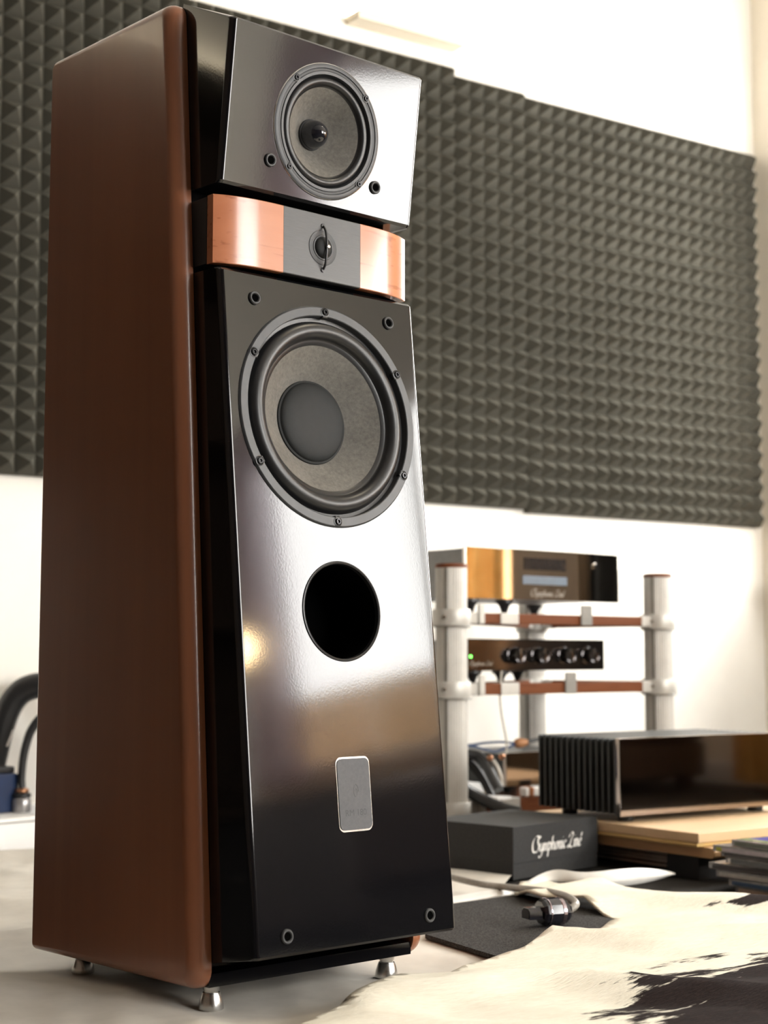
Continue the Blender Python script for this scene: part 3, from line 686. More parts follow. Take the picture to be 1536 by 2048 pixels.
# ================================================================== LETTERING (calligraphic strokes)
GLY = {
 'S': (1.55, [[(1.25, 1.55), (0.95, 1.95), (0.40, 1.95), (-0.15, 1.45), (-0.25, 0.75), (0.0, 0.15), (0.45, -0.05), (0.9, 0.2)], [(1.55, 1.75), (1.25, 1.95), (0.95, 1.60), (1.05, 1.15), (1.30, 0.75), (1.25, 0.20), (0.9, -0.05), (0.55, 0.05)]]),
 'y': (0.85, [[(0.0, 0.9), (0.12, 1.0), (0.15, 0.3), (0.35, 0.02), (0.62, 0.35), (0.70, 1.0)], [(0.70, 1.0), (0.72, 0.1), (0.55, -0.6), (0.20, -0.75), (0.0, -0.55)]]),
 'm': (1.25, [[(0.0, 0.85), (0.12, 1.0), (0.12, 0.0)], [(0.12, 0.6), (0.35, 0.98), (0.52, 0.8), (0.52, 0.0)], [(0.52, 0.6), (0.78, 0.98), (0.95, 0.8), (0.95, 0.1), (1.15, 0.05)]]),
 'p': (0.90, [[(0.0, 0.85), (0.14, 1.0), (0.12, -0.75)], [(0.14, 0.6), (0.40, 1.0), (0.68, 0.75), (0.66, 0.25), (0.40, 0.0), (0.15, 0.2)]]),
 'h': (0.90, [[(0.25, 1.75), (0.08, 1.6), (0.10, 0.0)], [(0.10, 0.55), (0.36, 0.98), (0.58, 0.8), (0.58, 0.15), (0.75, 0.0)]]),
 'o': (0.80, [[(0.35, 1.0), (0.08, 0.75), (0.06, 0.3), (0.32, 0.0), (0.58, 0.3), (0.58, 0.72), (0.35, 1.0)]]),
 'n': (0.85, [[(0.0, 0.85), (0.12, 1.0), (0.12, 0.0)], [(0.12, 0.6), (0.38, 0.98), (0.56, 0.8), (0.56, 0.12), (0.75, 0.02)]]),
 'i': (0.42, [[(0.0, 0.85), (0.12, 1.0), (0.12, 0.12), (0.30, 0.02)], [(0.16, 1.42), (0.24, 1.50)]]),
 'c': (0.72, [[(0.58, 0.82), (0.38, 1.0), (0.10, 0.72), (0.10, 0.28), (0.36, 0.0), (0.62, 0.18)]]),
 'L': (1.45, [[(0.1, 1.3), (0.35, 1.75), (0.85, 1.9), (1.05, 1.55), (0.70, 1.0), (0.45, 0.3), (0.15, 0.0), (-0.1, 0.15), (0.1, 0.32), (0.55, 0.12), (1.0, -0.05), (1.35, 0.2)]]),
 'e': (0.72, [[(0.08, 0.48), (0.48, 0.58), (0.52, 0.88), (0.32, 1.0), (0.08, 0.70), (0.10, 0.25), (0.36, 0.0), (0.62, 0.2)], [(0.50, 1.25), (0.62, 1.75)]]),
 ' ': (0.55, []),
}
def lettering(name, text, mat, parent, mtx, height, width):
    vs = []; fs = []; x = 0.0; slant = 0.22
    for ch in text:
        adv, strokes = GLY[ch]
        for st in strokes:
            P = [Vector((x + p[0] + p[1] * slant, p[1])) for p in st]; Q = []
            for i in range(len(P) - 1):
                p0 = P[max(i - 1, 0)]; p1 = P[i]; p2 = P[i + 1]; p3 = P[min(i + 2, len(P) - 1)]
                for k in range(6):
                    t = k / 6; Q.append(0.5 * ((2 * p1) + (p2 - p0) * t + (2 * p0 - 5 * p1 + 4 * p2 - p3) * t * t + (3 * p1 - p0 - 3 * p2 + p3) * t ** 3))
            Q.append(P[-1]); nb = Vector((0.150, 0.070)); k0 = len(vs)
            for q in Q: vs += [q - nb, q + nb]
            fs += [(k0 + 2 * i, k0 + 2 * i + 1, k0 + 2 * i + 3, k0 + 2 * i + 2) for i in range(len(Q) - 1)]
        x += adv
    sx = width / x; sy = height / 2.7
    return obj(name, mesh(name, [mtx @ Vector((v.x * sx, v.y * sy, 0)) for v in vs], fs, mat, 0), parent)

# ================================================================== BLACK CARTON
bx0 = on_floor(1027, 1766); bx1 = on_floor(1204, 1736); ang = math.atan2((bx1 - bx0).y, (bx1 - bx0).x); bw = (bx1 - bx0).length - 0.012
bl = 0.200; bz = 0.0895
ct = empty('gift_box', (bx0.x, bx0.y, 0.004), ang); tag(ct, 'low black card box with silver Symphonic Line script on its front', 'box')
box('box_base', (0.001, bw - 0.001, 0.001, bl - 0.001, 0, bz * 0.5), 'carton', ct, 0.0012)
box('lid', (0, bw, 0, bl, bz * 0.30, bz), 'carton', ct, 0.0015)
lettering('lettering', 'Symphonic Line', 'silver_ink', ct, frame_mtx(Vector((0.054, -0.0007, bz * 0.47)), Vector((1, 0, 0)), Vector((0, 0, 1)), Vector((0, -1, 0))), 0.036, bw * 0.57)

# ================================================================== EQUIPMENT RACK
RA = math.atan2(0.075, 0.997); RC, RS = math.cos(RA), math.sin(RA)
p0 = at_depth(903, 1315, 3.27); racx = Vector((RC, RS, 0)); racn = Vector((RS, -RC, 0))
p1 = on_plane(1317, 1315, p0, racn); RW = (p1 - p0).length
rk = empty('equipment_rack', (p0.x, p0.y, 0), RA); tag(rk, 'three-tier audio rack with fluted aluminium posts and cherry rails', 'rack')
pb = on_plane(1064, 1315, p0 - racn * 0.36, racn); pbx = (pb - p0).dot(racx); pby = 0.36
RH = 0.566
def fluted(r, n=36, k=3):
    pts = []
    for i in range(n):
        for j in range(k):
            a = 2 * math.pi * (i + j / k) / n; pts.append(((r - (0.0009 if j == 0 else 0.0)) * math.cos(a), (r - (0.0009 if j == 0 else 0.0)) * math.sin(a)))
    return pts
POSTS = [(0, 0), (RW, 0), (pbx, pby)]
LEVEL = [(0.452, 0.474), (0.302, 0.326), (0.052, 0.084)]
pm = B().prism(fluted(0.033), 0, RH).mesh('post', 'alu', 25)
capm = B().lathe([(0.0, RH), (0.0335, RH), (0.0342, RH + 0.003), (0.0335, RH + 0.007), (0.030, RH + 0.009), (0, RH + 0.010)], 40).mesh('post_cap', 'rack_wood')
for k, (x, y) in enumerate(POSTS):
    po = obj('post', pm, rk, (x, y, 0)); obj('post_cap', capm, po)
    # slot facing the camera, a little left of the middle
    d_ = Vector((0, 0, 0)) - (p0 + racx * x - racn * y); av = math.atan2(d_.y, d_.x) - RA - R(20)
    mt2 = Matrix.Rotation(av, 4, 'Z')
    B().box(0.0300, 0.0336, -0.0035, 0.0035, 0.002, RH - 0.001, 0, 1, mt2).build('slot', 'alu_dark', po)
    for (a, c) in LEVEL:
        zm = (a + c) / 2
        rg = B().lathe([(0.0335, zm - 0.017), (0.0395, zm - 0.017), (0.0402, zm - 0.0155), (0.0402, zm + 0.0155), (0.0395, zm + 0.017), (0.0335, zm + 0.017)], 48).build('clamp_ring', 'alu', po)
        B().lathe([(0.0408, zm - 0.0195), (0.0412, zm - 0.0185), (0.0400, zm - 0.0165)], 48).build('ring_edge', 'alu_dark', po)
        B().lathe([(0.0045, 0), (0.0045, 0.004), (0, 0.005)], 12, mt2 @ Matrix.Translation((0.0400, 0, zm)) @ Matrix.Rotation(R(90), 4, 'Y')).build('bolt', 'steel', po)
def rail(a, b_, z0, z1, parent):
    A = Vector((*a, 0)); C_ = Vector((*b_, 0)); d_ = (C_ - A); L = d_.length; an = math.atan2(d_.y, d_.x)
    o = box('rail', (0.066, L - 0.066, -0.011, 0.011, z0, z1), 'rack_wood', parent, 0.002, A, (0, 0, an))
    for e in ((0.036, 0.068), (L - 0.068, L - 0.036)): box('rail_socket', (e[0], e[1], -0.0125, 0.0125, z0 - 0.001, z1 + 0.001), 'alu', o, 0.002)
    return o
for (a, c) in LEVEL:
    f_ = rail(POSTS[0], POSTS[1], a, c, rk); rail(POSTS[0], POSTS[2], a, c, rk); rail(POSTS[1], POSTS[2], a, c, rk)
    def lx(px): return (on_plane(px, 1315, p0, racn) - p0).dot(racx)
    box('centre_block', (lx(994), lx(1030), -0.014, 0.014, a - 0.001, c + 0.001), 'alu', f_, 0.002)
    bp = 1165 if a > 0.4 else 1132
    box('support_bracket', (lx(bp - 11), lx(bp + 11), -0.016, -0.0112, a - 0.001, c + 0.022), 'alu_dark', f_, 0.002)
    box('support_bracket', (lx(948), lx(958), -0.020, -0.0112, a - 0.001, c + 0.018), 'alu', f_, 0.002)

# compact disc player on the top tier
def local(px, py, fy):
    q = on_plane(px, py, p0 - racn * fy, racn); v = q - p0; return v.dot(racx), q.z
def device(name, label, cat, pxl, pxr, pyt, pyb, fy, depth, front_mat, case_mat):
    x0, zt = local(pxl, pyt, fy); x1, zb = local(pxr, pyb, fy)
    t = empty(name, p0 + racx * x0 - racn * fy, RA); t.location.z = 0; tag(t, label, cat)
    w_ = x1 - x0
    box('case', (0.004, w_ - 0.004, 0.010, depth, zb + 0.004, zt - 0.003), case_mat, t, 0.003)
    fp = box('front_plate', (0, w_, 0, 0.010, zb, zt), front_mat, t, 0.0015)
    return t, fp, w_, zb, zt, x0
cdp, fp, cw, czb, czt, cx0 = device('cd_player', 'compact disc player with mirror chrome front on the top tier of the rack', 'cd player', 931, 1238, 1092, 1206, 0.020, 0.31, 'chrome', 'case_grey')
def fx(px, x0, fy): return local(px, 1315, fy)[0] - x0
def fz(py, px, fy): return local(px, py, fy)[1]
box('display', (fx(1049, cx0, .02), fx(1133, cx0, .02), -0.0012, 0, fz(1141, 1090, .02), fz(1117, 1090, .02)), 'display', fp)
box('disc_tray', (fx(1047, cx0, .02), fx(1135, cx0, .02), -0.0015, 0, fz(1170, 1090, .02), fz(1153, 1090, .02)), 'display_blue', fp, 0.0005)
B().lathe([(0.006, 0), (0.006, 0.003), (0.005, 0.004), (0, 0.004)], 20, frame_mtx(Vector((fx(1190, cx0, .02), 0, fz(1132, 1190, .02))), Vector((1, 0, 0)), Vector((0, 0, 1)), Vector((0, -1, 0)))).build('button', 'chrome', fp)
lettering('lettering', 'Symphonic Line', 'logo_gold', fp, frame_mtx(Vector((fx(1064, cx0, .02), -0.0006, fz(1193, 1090, .02))), Vector((1, 0, 0)), Vector((0, 0, 1)), Vector((0, -1, 0))), 0.022, 0.10)
footc = B().lathe([(0.0, 0.0), (0.006, 0.0), (0.007, 0.004), (0.011, 0.016), (0.016, 0.022), (0.020, 0.024), (0.020, 0.030), (0, 0.030)], 24).mesh('cone_foot', 'black_plastic')
def cone_feet(t, w_, zb, ztop, xs):
    for x, y in xs:
        o = obj('cone_foot', footc, t, (x, y, ztop)); o.scale.z = (zb - ztop) / 0.030
cone_feet(cdp, cw, czb, LEVEL[0][1] + 0.0005, [(0.03, 0.02), (fx(1028, cx0, .02), 0.03), (fx(1192, cx0, 0.02), 0.20), (fx(1000, cx0, .02), 0.26)])
pre, fp, pw, pzb, pzt, px0 = device('preamplifier', 'slim preamplifier with dark mirror front and four round knobs on the middle tier', 'preamplifier', 905, 1209, 1277, 1340, 0.034, 0.28, 'preamp_front', 'case_grey')
for kx in (1026, 1074, 1127, 1174):
    zc_ = fz(1311, kx, .034)
    kn = B().lathe([(0.0195, 0), (0.0195, 0.003), (0.0172, 0.004), (0.0165, 0.022), (0.0150, 0.0245), (0.0120, 0.0235), (0, 0.023)], 36, frame_mtx(Vector((fx(kx, px0, .034), 0, zc_)), Vector((1, 0, 0)), Vector((0, 0, 1)), Vector((0, -1, 0)))).build('knob', 'knob', fp)
    box('pointer', (fx(kx, px0, .034) - 0.0008, fx(kx, px0, .034) + 0.0008, -0.0248, -0.0232, zc_ + 0.003, zc_ + 0.014), 'steel', kn)
B().lathe([(0.0028, 0), (0.0026, 0.0015), (0, 0.002)], 14, frame_mtx(Vector((fx(941, px0, .034), 0, fz(1313, 941, .034))), Vector((1, 0, 0)), Vector((0, 0, 1)), Vector((0, -1, 0)))).build('power_light', 'led', fp)
lettering('lettering', 'Symphonic Line', 'logo_gold', fp, frame_mtx(Vector((fx(939, px0, .034), -0.0006, fz(1331, 950, .034))), Vector((1, 0, 0)), Vector((0, 0, 1)), Vector((0, -1, 0))), 0.014, 0.065)
cone_feet(pre, pw, pzb, LEVEL[1][1] + 0.0005, [(fx(957, px0, .034), 0.02), (fx(1020, px0, .034), 0.03), (fx(1145, px0, .034), 0.18), (fx(990, px0, .034), 0.22)])
low, fp, lw, lzb, lzt, lx0 = device('phono_stage', 'dark low component behind tangled cables on the bottom tier', 'amplifier', 1012, 1190, 1506, 1562, 0.060, 0.24, 'smoke_mirror', 'fin')
cone_feet(low, lw, lzb, LEVEL[2][1] + 0.0005, [(0.03, 0.03), (lw - 0.03, 0.03), (0.03, 0.2), (lw - 0.03, 0.2)])
shz = LEVEL[2][1] + 0.0008
# booklet and tape box on the lowest rail
q = on_plane(1064, 1578, p0 + racn * 0.004, racn)
def rbox(name, c, e, mat, label, cat, rz=RA, bev=0.001, parent=None):
    o = box(name, e, mat, parent, bev, c, (0, 0, rz)); 
    if label: tag(o, label, cat)
    return o
tb = empty('tape_box', (q.x, q.y, shz), RA); tag(tb, 'small white box with an orange band on the bottom rail of the rack', 'box')
box('box_body', (-0.026, 0.030, -0.008, 0.012, 0, 0.019), 'white', tb, 0.003)
box('orange_band', (-0.016, -0.002, -0.0085, 0.0125, -0.0, 0.0195), 'copper', tb, 0.0005)
q = on_plane(985, 1583, p0 + racn * 0.02, racn)
rbox('paper_booklet', (q.x, q.y, shz + 0.001), (-0.030, 0.028, -0.03, 0.05, 0, 0.006), 'white', 'white folded booklet lying on the bottom rail beside the cables', 'booklet', RA + 0.3)

# cables around the rack
def cable(name, pts, r, mat, label, depth_seq=None):
    P = [at_depth(x, y, s - 0.08) for x, y, s in pts]
    return tag(B().tube(P, r, 10).build(name, mat), label, 'cable')
bc = empty('speaker_cable', at_depth(1043, 1486, 3.44)); tag(bc, 'blue twin speaker cable with a tan wooden splitter below the preamplifier', 'cable')
off = bc.location
def child_tube(name, pts, r, mat, parent):
    return B().tube([at_depth(x, y, s - 0.08) - off for x, y, s in pts], r, 10).build(name, mat, parent)
child_tube('strand', [(905, 1490, 3.46), (940, 1490, 3.47), (970, 1486, 3.48), (1005, 1484, 3.50), (1032, 1487, 3.52)], 0.0028, 'cable_blue', bc)
child_tube('strand', [(905, 1493, 3.44), (945, 1493, 3.45), (970, 1499, 3.46), (990, 1503, 3.47), (1012, 1496, 3.49), (1032, 1488, 3.52)], 0.0028, 'cable_blue', bc)
B().tube([at_depth(1028, 1487, 3.44) - off, at_depth(1040, 1486, 3.44) - off, at_depth(1056, 1484, 3.44) - off], lambda t: 0.006 + 0.005 * math.sin(math.pi * min(1, t * 1.1)), 14).build('splitter', 'tan', bc)
child_tube('outer_lead', [(1054, 1484, 3.52), (1075, 1479, 3.53), (1095, 1477, 3.54), (1130, 1480, 3.55)], 0.0040, 'cable_black', bc)
cable('loose_cable', [(925, 1508, 3.42), (955, 1512, 3.42), (972, 1530, 3.40), (985, 1556, 3.38), (998, 1580, 3.36)], 0.011, 'cable_black', 'thick black cable dropping diagonally behind the left rack post')
cable('loose_cable', [(925, 1575, 3.34), (950, 1590, 3.34), (975, 1604, 3.33), (1005, 1617, 3.31), (1040, 1626, 3.30)], 0.013, 'cable_black', 'thick black cable lying low beside the bottom rail and carton')
cable('loose_cable', [(935, 1520, 3.44), (958, 1545, 3.43), (975, 1575, 3.42), (985, 1600, 3.41)], 0.010, 'cable_black', 'black cable tangled behind the others near the bottom tier')
cable('interconnect', [(985, 1520, 3.40), (994, 1534, 3.40), (1000, 1550, 3.39), (1003, 1572, 3.38)], 0.0045, 'cable_white', 'short white lead hanging down in front of the dark component')
cable('hanging_cord', [(1003, 1342, 3.42), (1000, 1385, 3.42), (1002, 1420, 3.43), (1008, 1455, 3.44), (1013, 1482, 3.45), (1013, 1505, 3.45)], 0.0022, 'cable_white', 'thin pale cord hanging from the preamplifier to the bottom tier')
pc = at_depth(978, 1520, 3.41)
for dx_, lab in ((0, 'brass plug at the left end among the rack cables'), (24, 'brass plug at the right end among the rack cables')):
    c_ = at_depth(979 + dx_, 1517 - dx_ * 0.1, 3.33)
    o = B().lathe([(0, 0), (0.006, 0), (0.0065, 0.003), (0.0065, 0.011), (0.005, 0.013), (0, 0.013)], 16).build('connector_plug', 'copper', None, c_, (R(80), 0, -YAW)); tag(o, lab, 'plug')

# ================================================================== POWER AMPLIFIER ON BOARDS
BA = R(2.0)
bc0 = on_floor(1387, 1668, 0.083) + Vector((0.012, 0.0, 0.0))
bx_, by_ = Vector((math.cos(BA), math.sin(BA), 0)), Vector((-math.sin(BA), math.cos(BA), 0))
def board(name, e, mat, label, bev=0.0015):
    o = box(name, e, mat, None, bev, (bc0.x, bc0.y, 0), (0, 0, BA)); return tag(o, label, 'board')
board('wooden_board', (0, 0.80, 0, 0.46, 0.0665, 0.083), 'pine', 'thick pale beech board on top of the stack under the amplifier')
board('plywood_strip', (0.0, 0.80, 0.004, 0.46, 0.0595, 0.0660), 'pine_yellow', 'thin yellow plywood sheet between the two beech boards')
nose = round_poly([(-0.012, 0.040), (0.0, 0.040), (0.0, 0.059), (-0.024, 0.059), (-0.024, 0.052)], [0.002, 0, 0, 0.006, 0.002], 5)
lb = B(); n_ = len(nose)
prof = [(-0.018, 0.0415), (-0.024, 0.046), (-0.0255, 0.053), (-0.021, 0.0585), (-0.012, 0.0592), (0.46, 0.0592), (0.46, 0.0415)]
lb.add([(x, p[0], p[1]) for x in (0.012, 0.80) for p in prof], [tuple(range(7)), tuple(range(7, 14))] + [(i, (i + 1) % 7, 7 + (i + 1) % 7, 7 + i) for i in range(7)])
lo_ = lb.build('wooden_board', 'pine_dark', None, (bc0.x, bc0.y, 0), (0, 0, BA), 25); tag(lo_, 'lower beech board with a rounded front edge resting on black blocks', 'board')
for (x, y), lab in (((0.02, 0.02), 'black wooden block under the front corner of the boards'), ((0.66, 0.02), 'black wooden block under the right end of the boards'), ((0.02, 0.36), 'black wooden block under the back of the boards')):
    o = box('support_block', (x, x + 0.075, y, y + 0.075, 0.0005, 0.0412), 'black_flat', None, 0.002, (bc0.x, bc0.y, 0), (0, 0, BA)); tag(o, lab, 'block')
# record sleeves under the boards, seen left of the block
for k in range(7):
    o = box('record_sleeve', (0.0, 0.30, 0.0, 0.30, 0, 0.0044), 'sleeve_dark' if k in (1, 4) else 'sleeve_grey', None, 0.0008,
            (bc0.x - 0.045 + 0.006 * math.sin(k * 2.1) + 0.145, bc0.y + 0.115 + 0.006 * math.cos(k * 1.7), 0.0006 + k * 0.0047), (0, 0, BA + 0.03 * math.sin(k * 1.3)))
    names_ = ['lowest pale', 'second lowest, dark', 'third lowest, pale', 'middle pale', 'third highest, dark', 'second highest, pale', 'topmost pale']
    tag(o, names_[k] + ' record sleeve in the flat stack beneath the boards', 'record sleeve', 'record sleeves under the boards')
# amplifier
az = 0.096
a0 = on_floor(1241, 1634, az); AN = Vector((0, -1, 0)); AA = 0.0
amp = empty('power_amplifier', (a0.x, a0.y, 0.0835), AA); tag(amp, 'wide power amplifier with black heat-sink fins and dark mirror front on wooden boards', 'amplifier')
ah = on_plane(1241, 1477, a0, Vector((0, -1, 0))).z - az; aw = 0.44; ad = 0.235; ab = az - 0.0835
box('chassis', (0.022, aw - 0.022, 0.012, ad, ab + 0.002, ab + ah - 0.002), 'fin', amp, 0.002)
box('front_plate', (0.0, aw, 0.0, 0.012, ab, ab + ah), 'smoke_mirror', amp, 0.0012)
for side in (0, 1):
    xs_ = (0.004, 0.0225) if side == 0 else (aw - 0.0225, aw - 0.004)
    hs = box('heat_sink', (0.016 if side == 0 else aw - 0.0225, 0.0225 if side == 0 else aw - 0.016, 0.012, ad, ab + 0.002, ab + ah - 0.002), 'fin', amp)
    nf = 14
    fm = B().box(xs_[0], xs_[1], -0.0022, 0.0022, ab + 0.002, ab + ah - 0.002, 0.0006, 1).mesh('fin', 'fin')
    for k in range(nf): obj('fin', fm, hs, (0, 0.019 + (ad - 0.024) * k / (nf - 1), 0))
fo = B().lathe([(0, 0), (0.014, 0), (0.015, 0.002), (0.015, ab - 0.001), (0, ab - 0.001)], 24).mesh('rubber_foot', 'black_plastic')
for x, y in ((0.05, 0.04), (aw - 0.05, 0.04), (0.05, ad - 0.04), (aw - 0.05, ad - 0.04)): obj('rubber_foot', fo, amp, (x, y, 0.0005))

# ================================================================== STACK OF DISC CASES
cdz = 0.0008
cpt = on_floor(1447, 1783)
spec = [  # thickness, body, spine, label, x shift, y shift, rotation
 (0.0100, 'jewel', (0.50, 0.40, 0.31), 'lowest disc case of the stack, with a beige spine', 0.006, 0.000, 0.02),
 (0.0104, 'jewel', (0.035, 0.075, 0.15), 'disc case with a dark blue spine, second from the bottom of the stack', 0.000, 0.008, -0.02),
 (0.0104, 'jewel', (0.42, 0.41, 0.38), 'clear disc case with a pale grey spine above the blue one', -0.002, 0.034, 0.05),
 (0.0100, 'jewel', (0.05, 0.042, 0.042), 'dark disc case turned askew in the middle of the stack', -0.004, 0.048, 0.16),
 (0.0100, 'jewel', (0.10, 0.11, 0.11), 'charcoal disc case with white spine ends in the upper stack', 0.006, 0.020, -0.02),
 (0.0060, 'jewel', (0.06, 0.05, 0.05), 'slim black disc case, third from the top of the stack', 0.004, 0.028, 0.03),
 (0.0100, 'jewel', (0.44, 0.40, 0.44), 'disc case with a lilac-grey spine and lime label, second from the top', -0.002, 0.040, 0.01),
 (0.0100, 'jewel', (0.10, 0.12, 0.09), 'topmost disc case with a green and blue printed cover', 0.006, 0.006, -0.04),
]
m, nt, b = new_mat('green_cover_print'); v = tex_coord(nt, (1, 1, 1)); n = add_noise(nt, v, 28, 4, 0.6, 1.0)
link(nt, ramp(nt, n, [(0.30, (0.10, 0.17, 0.08)), (0.48, (0.30, 0.42, 0.20)), (0.60, (0.55, 0.60, 0.42)), (0.72, (0.50, 0.50, 0.10))]), b.inputs['Base Color']); b.inputs['Roughness'].default_value = 0.15
M['cover'] = m
M['cover_blue'] = simple('blue_cover_field', (0.08, 0.09, 0.42), 0.2, nscale=20)
M['lime'] = simple('lime_label', (0.42, 0.44, 0.04), 0.4, nscale=20)
z = cdz
for k, (th, body, sp, lab, dx_, dy_, rot) in enumerate(spec):
    key = 'spine_%d' % k; M[key] = simple(key, sp, 0.35, nscale=90, nvar=0.12)
    t = empty('disc_case', (cpt.x + dx_, cpt.y + dy_ - 0.02, z), rot); tag(t, lab, 'disc case', 'disc cases in the stack')
    box('case_tray', (0.0, 0.142, -0.125, 0.0, 0, th * 0.78), body, t, 0.0006)
    box('case_lid', (0.0, 0.142, -0.125, 0.0, th * 0.80, th), 'jewel', t, 0.0005)
    box('spine_insert', (-0.0006, 0.006, -0.118, -0.007, th * 0.12, th * 0.74), key, t, 0.0004)
    if k == 6: box('spine_label', (-0.0010, 0.004, -0.020, -0.008, th * 0.14, th * 0.72), 'lime', t)
    if k == 4:
        for yy in (-0.012, -0.122): box('spine_label', (-0.0010, 0.004, yy, yy + 0.006, th * 0.1, th * 0.8), 'white', t)
    if k == len(spec) - 1:
        box('cover_print', (0.012, 0.141, -0.124, -0.001, th, th + 0.0006), 'cover', t)
        box('cover_field', (0.030, 0.075, -0.060, -0.010, th + 0.0006, th + 0.0009), 'cover_blue', t)
    z += th + 0.0010

# ================================================================== POWER PLUG AND GREY CABLE
pp = on_floor(1098, 1852, FM); tail = on_floor(1139, 1835, FM)
ax = Vector((0.72, 0.20, 0)).normalized()                           # axis, nose to tail: to the right in the photo
# direction in the photo: nose towards lower left
nose_p = at_depth(1045, 1835, pp.dot(FW) - 0.0 + 0.0)
ax = (RT * 0.93 + FH * 0.36).normalized()
plg = empty('power_plug', (pp.x, pp.y, FM)); tag(plg, 'black mains connector plug with chrome ring lying on the felt mat', 'plug')
pz = 0.0215; plg.scale = (1.0, 1.0, 0.88)
Mx = frame_mtx(Vector((0, 0, pz)), ax.cross(Vector((0, 0, 1))) * -1, Vector((0, 0, 1)), ax)
def octa(r, z0, z1, r2=None):
    return [(r, z0), (r2 or r, z1)]
B().lathe([(0, -0.014), (0.0172, -0.014), (0.0205, -0.010), (0.0212, -0.004), (0.0212, 0.012), (0, 0.012)], 10, Mx).build('shell', 'plug', plg, smooth=25)
B().lathe([(0.0208, -0.0062), (0.0216, -0.0058), (0.0216, -0.0044), (0.0208, -0.0040)], 40, Mx).build('shell_groove', 'plug_ring', plg)
B().lathe([(0.0205, 0.0122), (0.0212, 0.0130), (0.0210, 0.0175), (0.0195, 0.0185), (0, 0.0185)], 40, Mx).build('chrome_ring', 'plug_ring', plg)
B().lathe([(0.0185, 0.0187), (0.0180, 0.024), (0.0130, 0.029), (0.0075, 0.031), (0, 0.031)], 10, Mx).build('cable_clamp', 'plug', plg, smooth=25)
noz = [(-0.0125, -0.0085), (0.0125, -0.0085), (0.0125, 0.0030), (0.0070, 0.0085), (-0.0070, 0.0085), (-0.0125, 0.0030)]
B().prism(noz, -0.0345, -0.0142, Mx).build('inlet_nose', 'plug', plg, smooth=20)
B().prism([(x * 0.82, y * 0.80) for x, y in noz], -0.0350, -0.0344, Mx).build('inlet_recess', 'black_flat', plg, smooth=20)
cend = Vector((pp.x, pp.y, FM + pz * 0.88)) + ax * 0.030
def over_hide(x, y, z):
    for _ in range(4): q_ = on_floor(x, y, z); z = max(0.022, h_hide(q_.x, q_.y) + 0.0065)
    return on_floor(x, y, z)
cpts = [over_hide(x, y, zz) for x, y, zz in ((868, 1745, 0.022), (905, 1755, 0.022), (960, 1768, 0.024), (1010, 1774, 0.028), (1060, 1779, 0.030), (1105, 1785, 0.031), (1136, 1794, 0.033))]
e1 = at_depth(1147, 1815, cend.dot(FW) - 0.0); e1 = on_plane(1152, 1808, cend + FH * 0.016 + RT * 0.01, FH)
gc = B().tube(cpts + [e1, cend], 0.0052, 14).build('mains_cable', 'cable_grey'); tag(gc, 'grey mains cable curving past the black box to the plug', 'cable')

# ================================================================== WHITE CONDITIONER AT THE LEFT EDGE
w0 = on_floor(62, 1702); w1 = on_floor(0, 1709)
wa = math.atan2((w0 - w1).y, (w0 - w1).x)
wb = empty('power_conditioner', (w0.x, w0.y, 0.0), wa); tag(wb, 'flat white box on the floor at the left edge', 'box')
wz = on_plane(30, 1636, on_floor(30, 1706), FH).z
box('housing', (-0.40, 0.03, 0, 0.20, 0.002, wz - 0.010), 'white', wb, 0.002)
box('top_plate', (-0.402, 0.032, -0.004, 0.204, wz - 0.008, wz), 'white', wb, 0.002)
def wpt(px, py, back): return on_plane(px, py, w0 + FH * back, FH)
q = wpt(8, 1630, 0.09)
bs = empty('mains_socket', (q.x, q.y, wz + 0.0005), wa); tag(bs, 'dark blue connector block standing on the flat white box', 'connector')
box('socket_body', (-0.09, 0.016, -0.025, 0.03, 0, 0.078), 'blue', bs, 0.004)
box('socket_cap', (-0.085, 0.010, -0.02, 0.025, 0.0785, 0.092), 'black_plastic', bs, 0.003)
q = wpt(43, 1625, 0.08)
jr = empty('cable_connector', (q.x, q.y, wz + 0.0005)); tag(jr, 'clear and copper cable connector on the flat white box', 'connector')
B().lathe([(0, 0), (0.017, 0), (0.019, 0.004), (0.019, 0.024), (0.016, 0.029), (0, 0.029)], 28).build('connector_body', 'glassjar', jr)
B().lathe([(0.017, 0.0292), (0.0185, 0.031), (0.0185, 0.037), (0.016, 0.039), (0, 0.039)], 28).build('collar', 'black_plastic', jr)
B().lathe([(0.012, 0.0392), (0.014, 0.041), (0.014, 0.046), (0.011, 0.048), (0, 0.048)], 28).build('copper_ring', 'copper', jr)
t0 = wpt(43, 1578, 0.08)
pts = [Vector((q.x, q.y, wz + 0.049))] + [wpt(x, y, bk) for x, y, bk in ((43, 1555, 0.08), (46, 1520, 0.08), (52, 1490, 0.08), (64, 1458, 0.08), (88, 1432, 0.08), (125, 1435, 0.08), (150, 1490, 0.08), (158, 1560, 0.08), (160, 1640, 0.08))]
tag(B().tube(pts, lambda t: 0.0075 + 0.0035 * t, 14).build('power_cable', 'cable_black'), 'thinner black power cable rising from the clear connector', 'cable')
pts = [wpt(x, y, bk) for x, y, bk in ((-13, 1605, 0.155), (-11, 1545, 0.155), (-4, 1500, 0.155), (6, 1450, 0.155), (24, 1405, 0.155), (52, 1378, 0.155), (95, 1372, 0.155), (140, 1400, 0.155), (170, 1460, 0.155), (185, 1560, 0.155), (188, 1650, 0.155))]
tc_ = B().tube(pts, lambda t: 0.018 + 0.009 * math.sin(math.pi * t), 18).build('sleeved_cable', 'cable_black'); tag(tc_, 'very thick black sleeved cable arching above the flat white box', 'cable')
lbm = B()
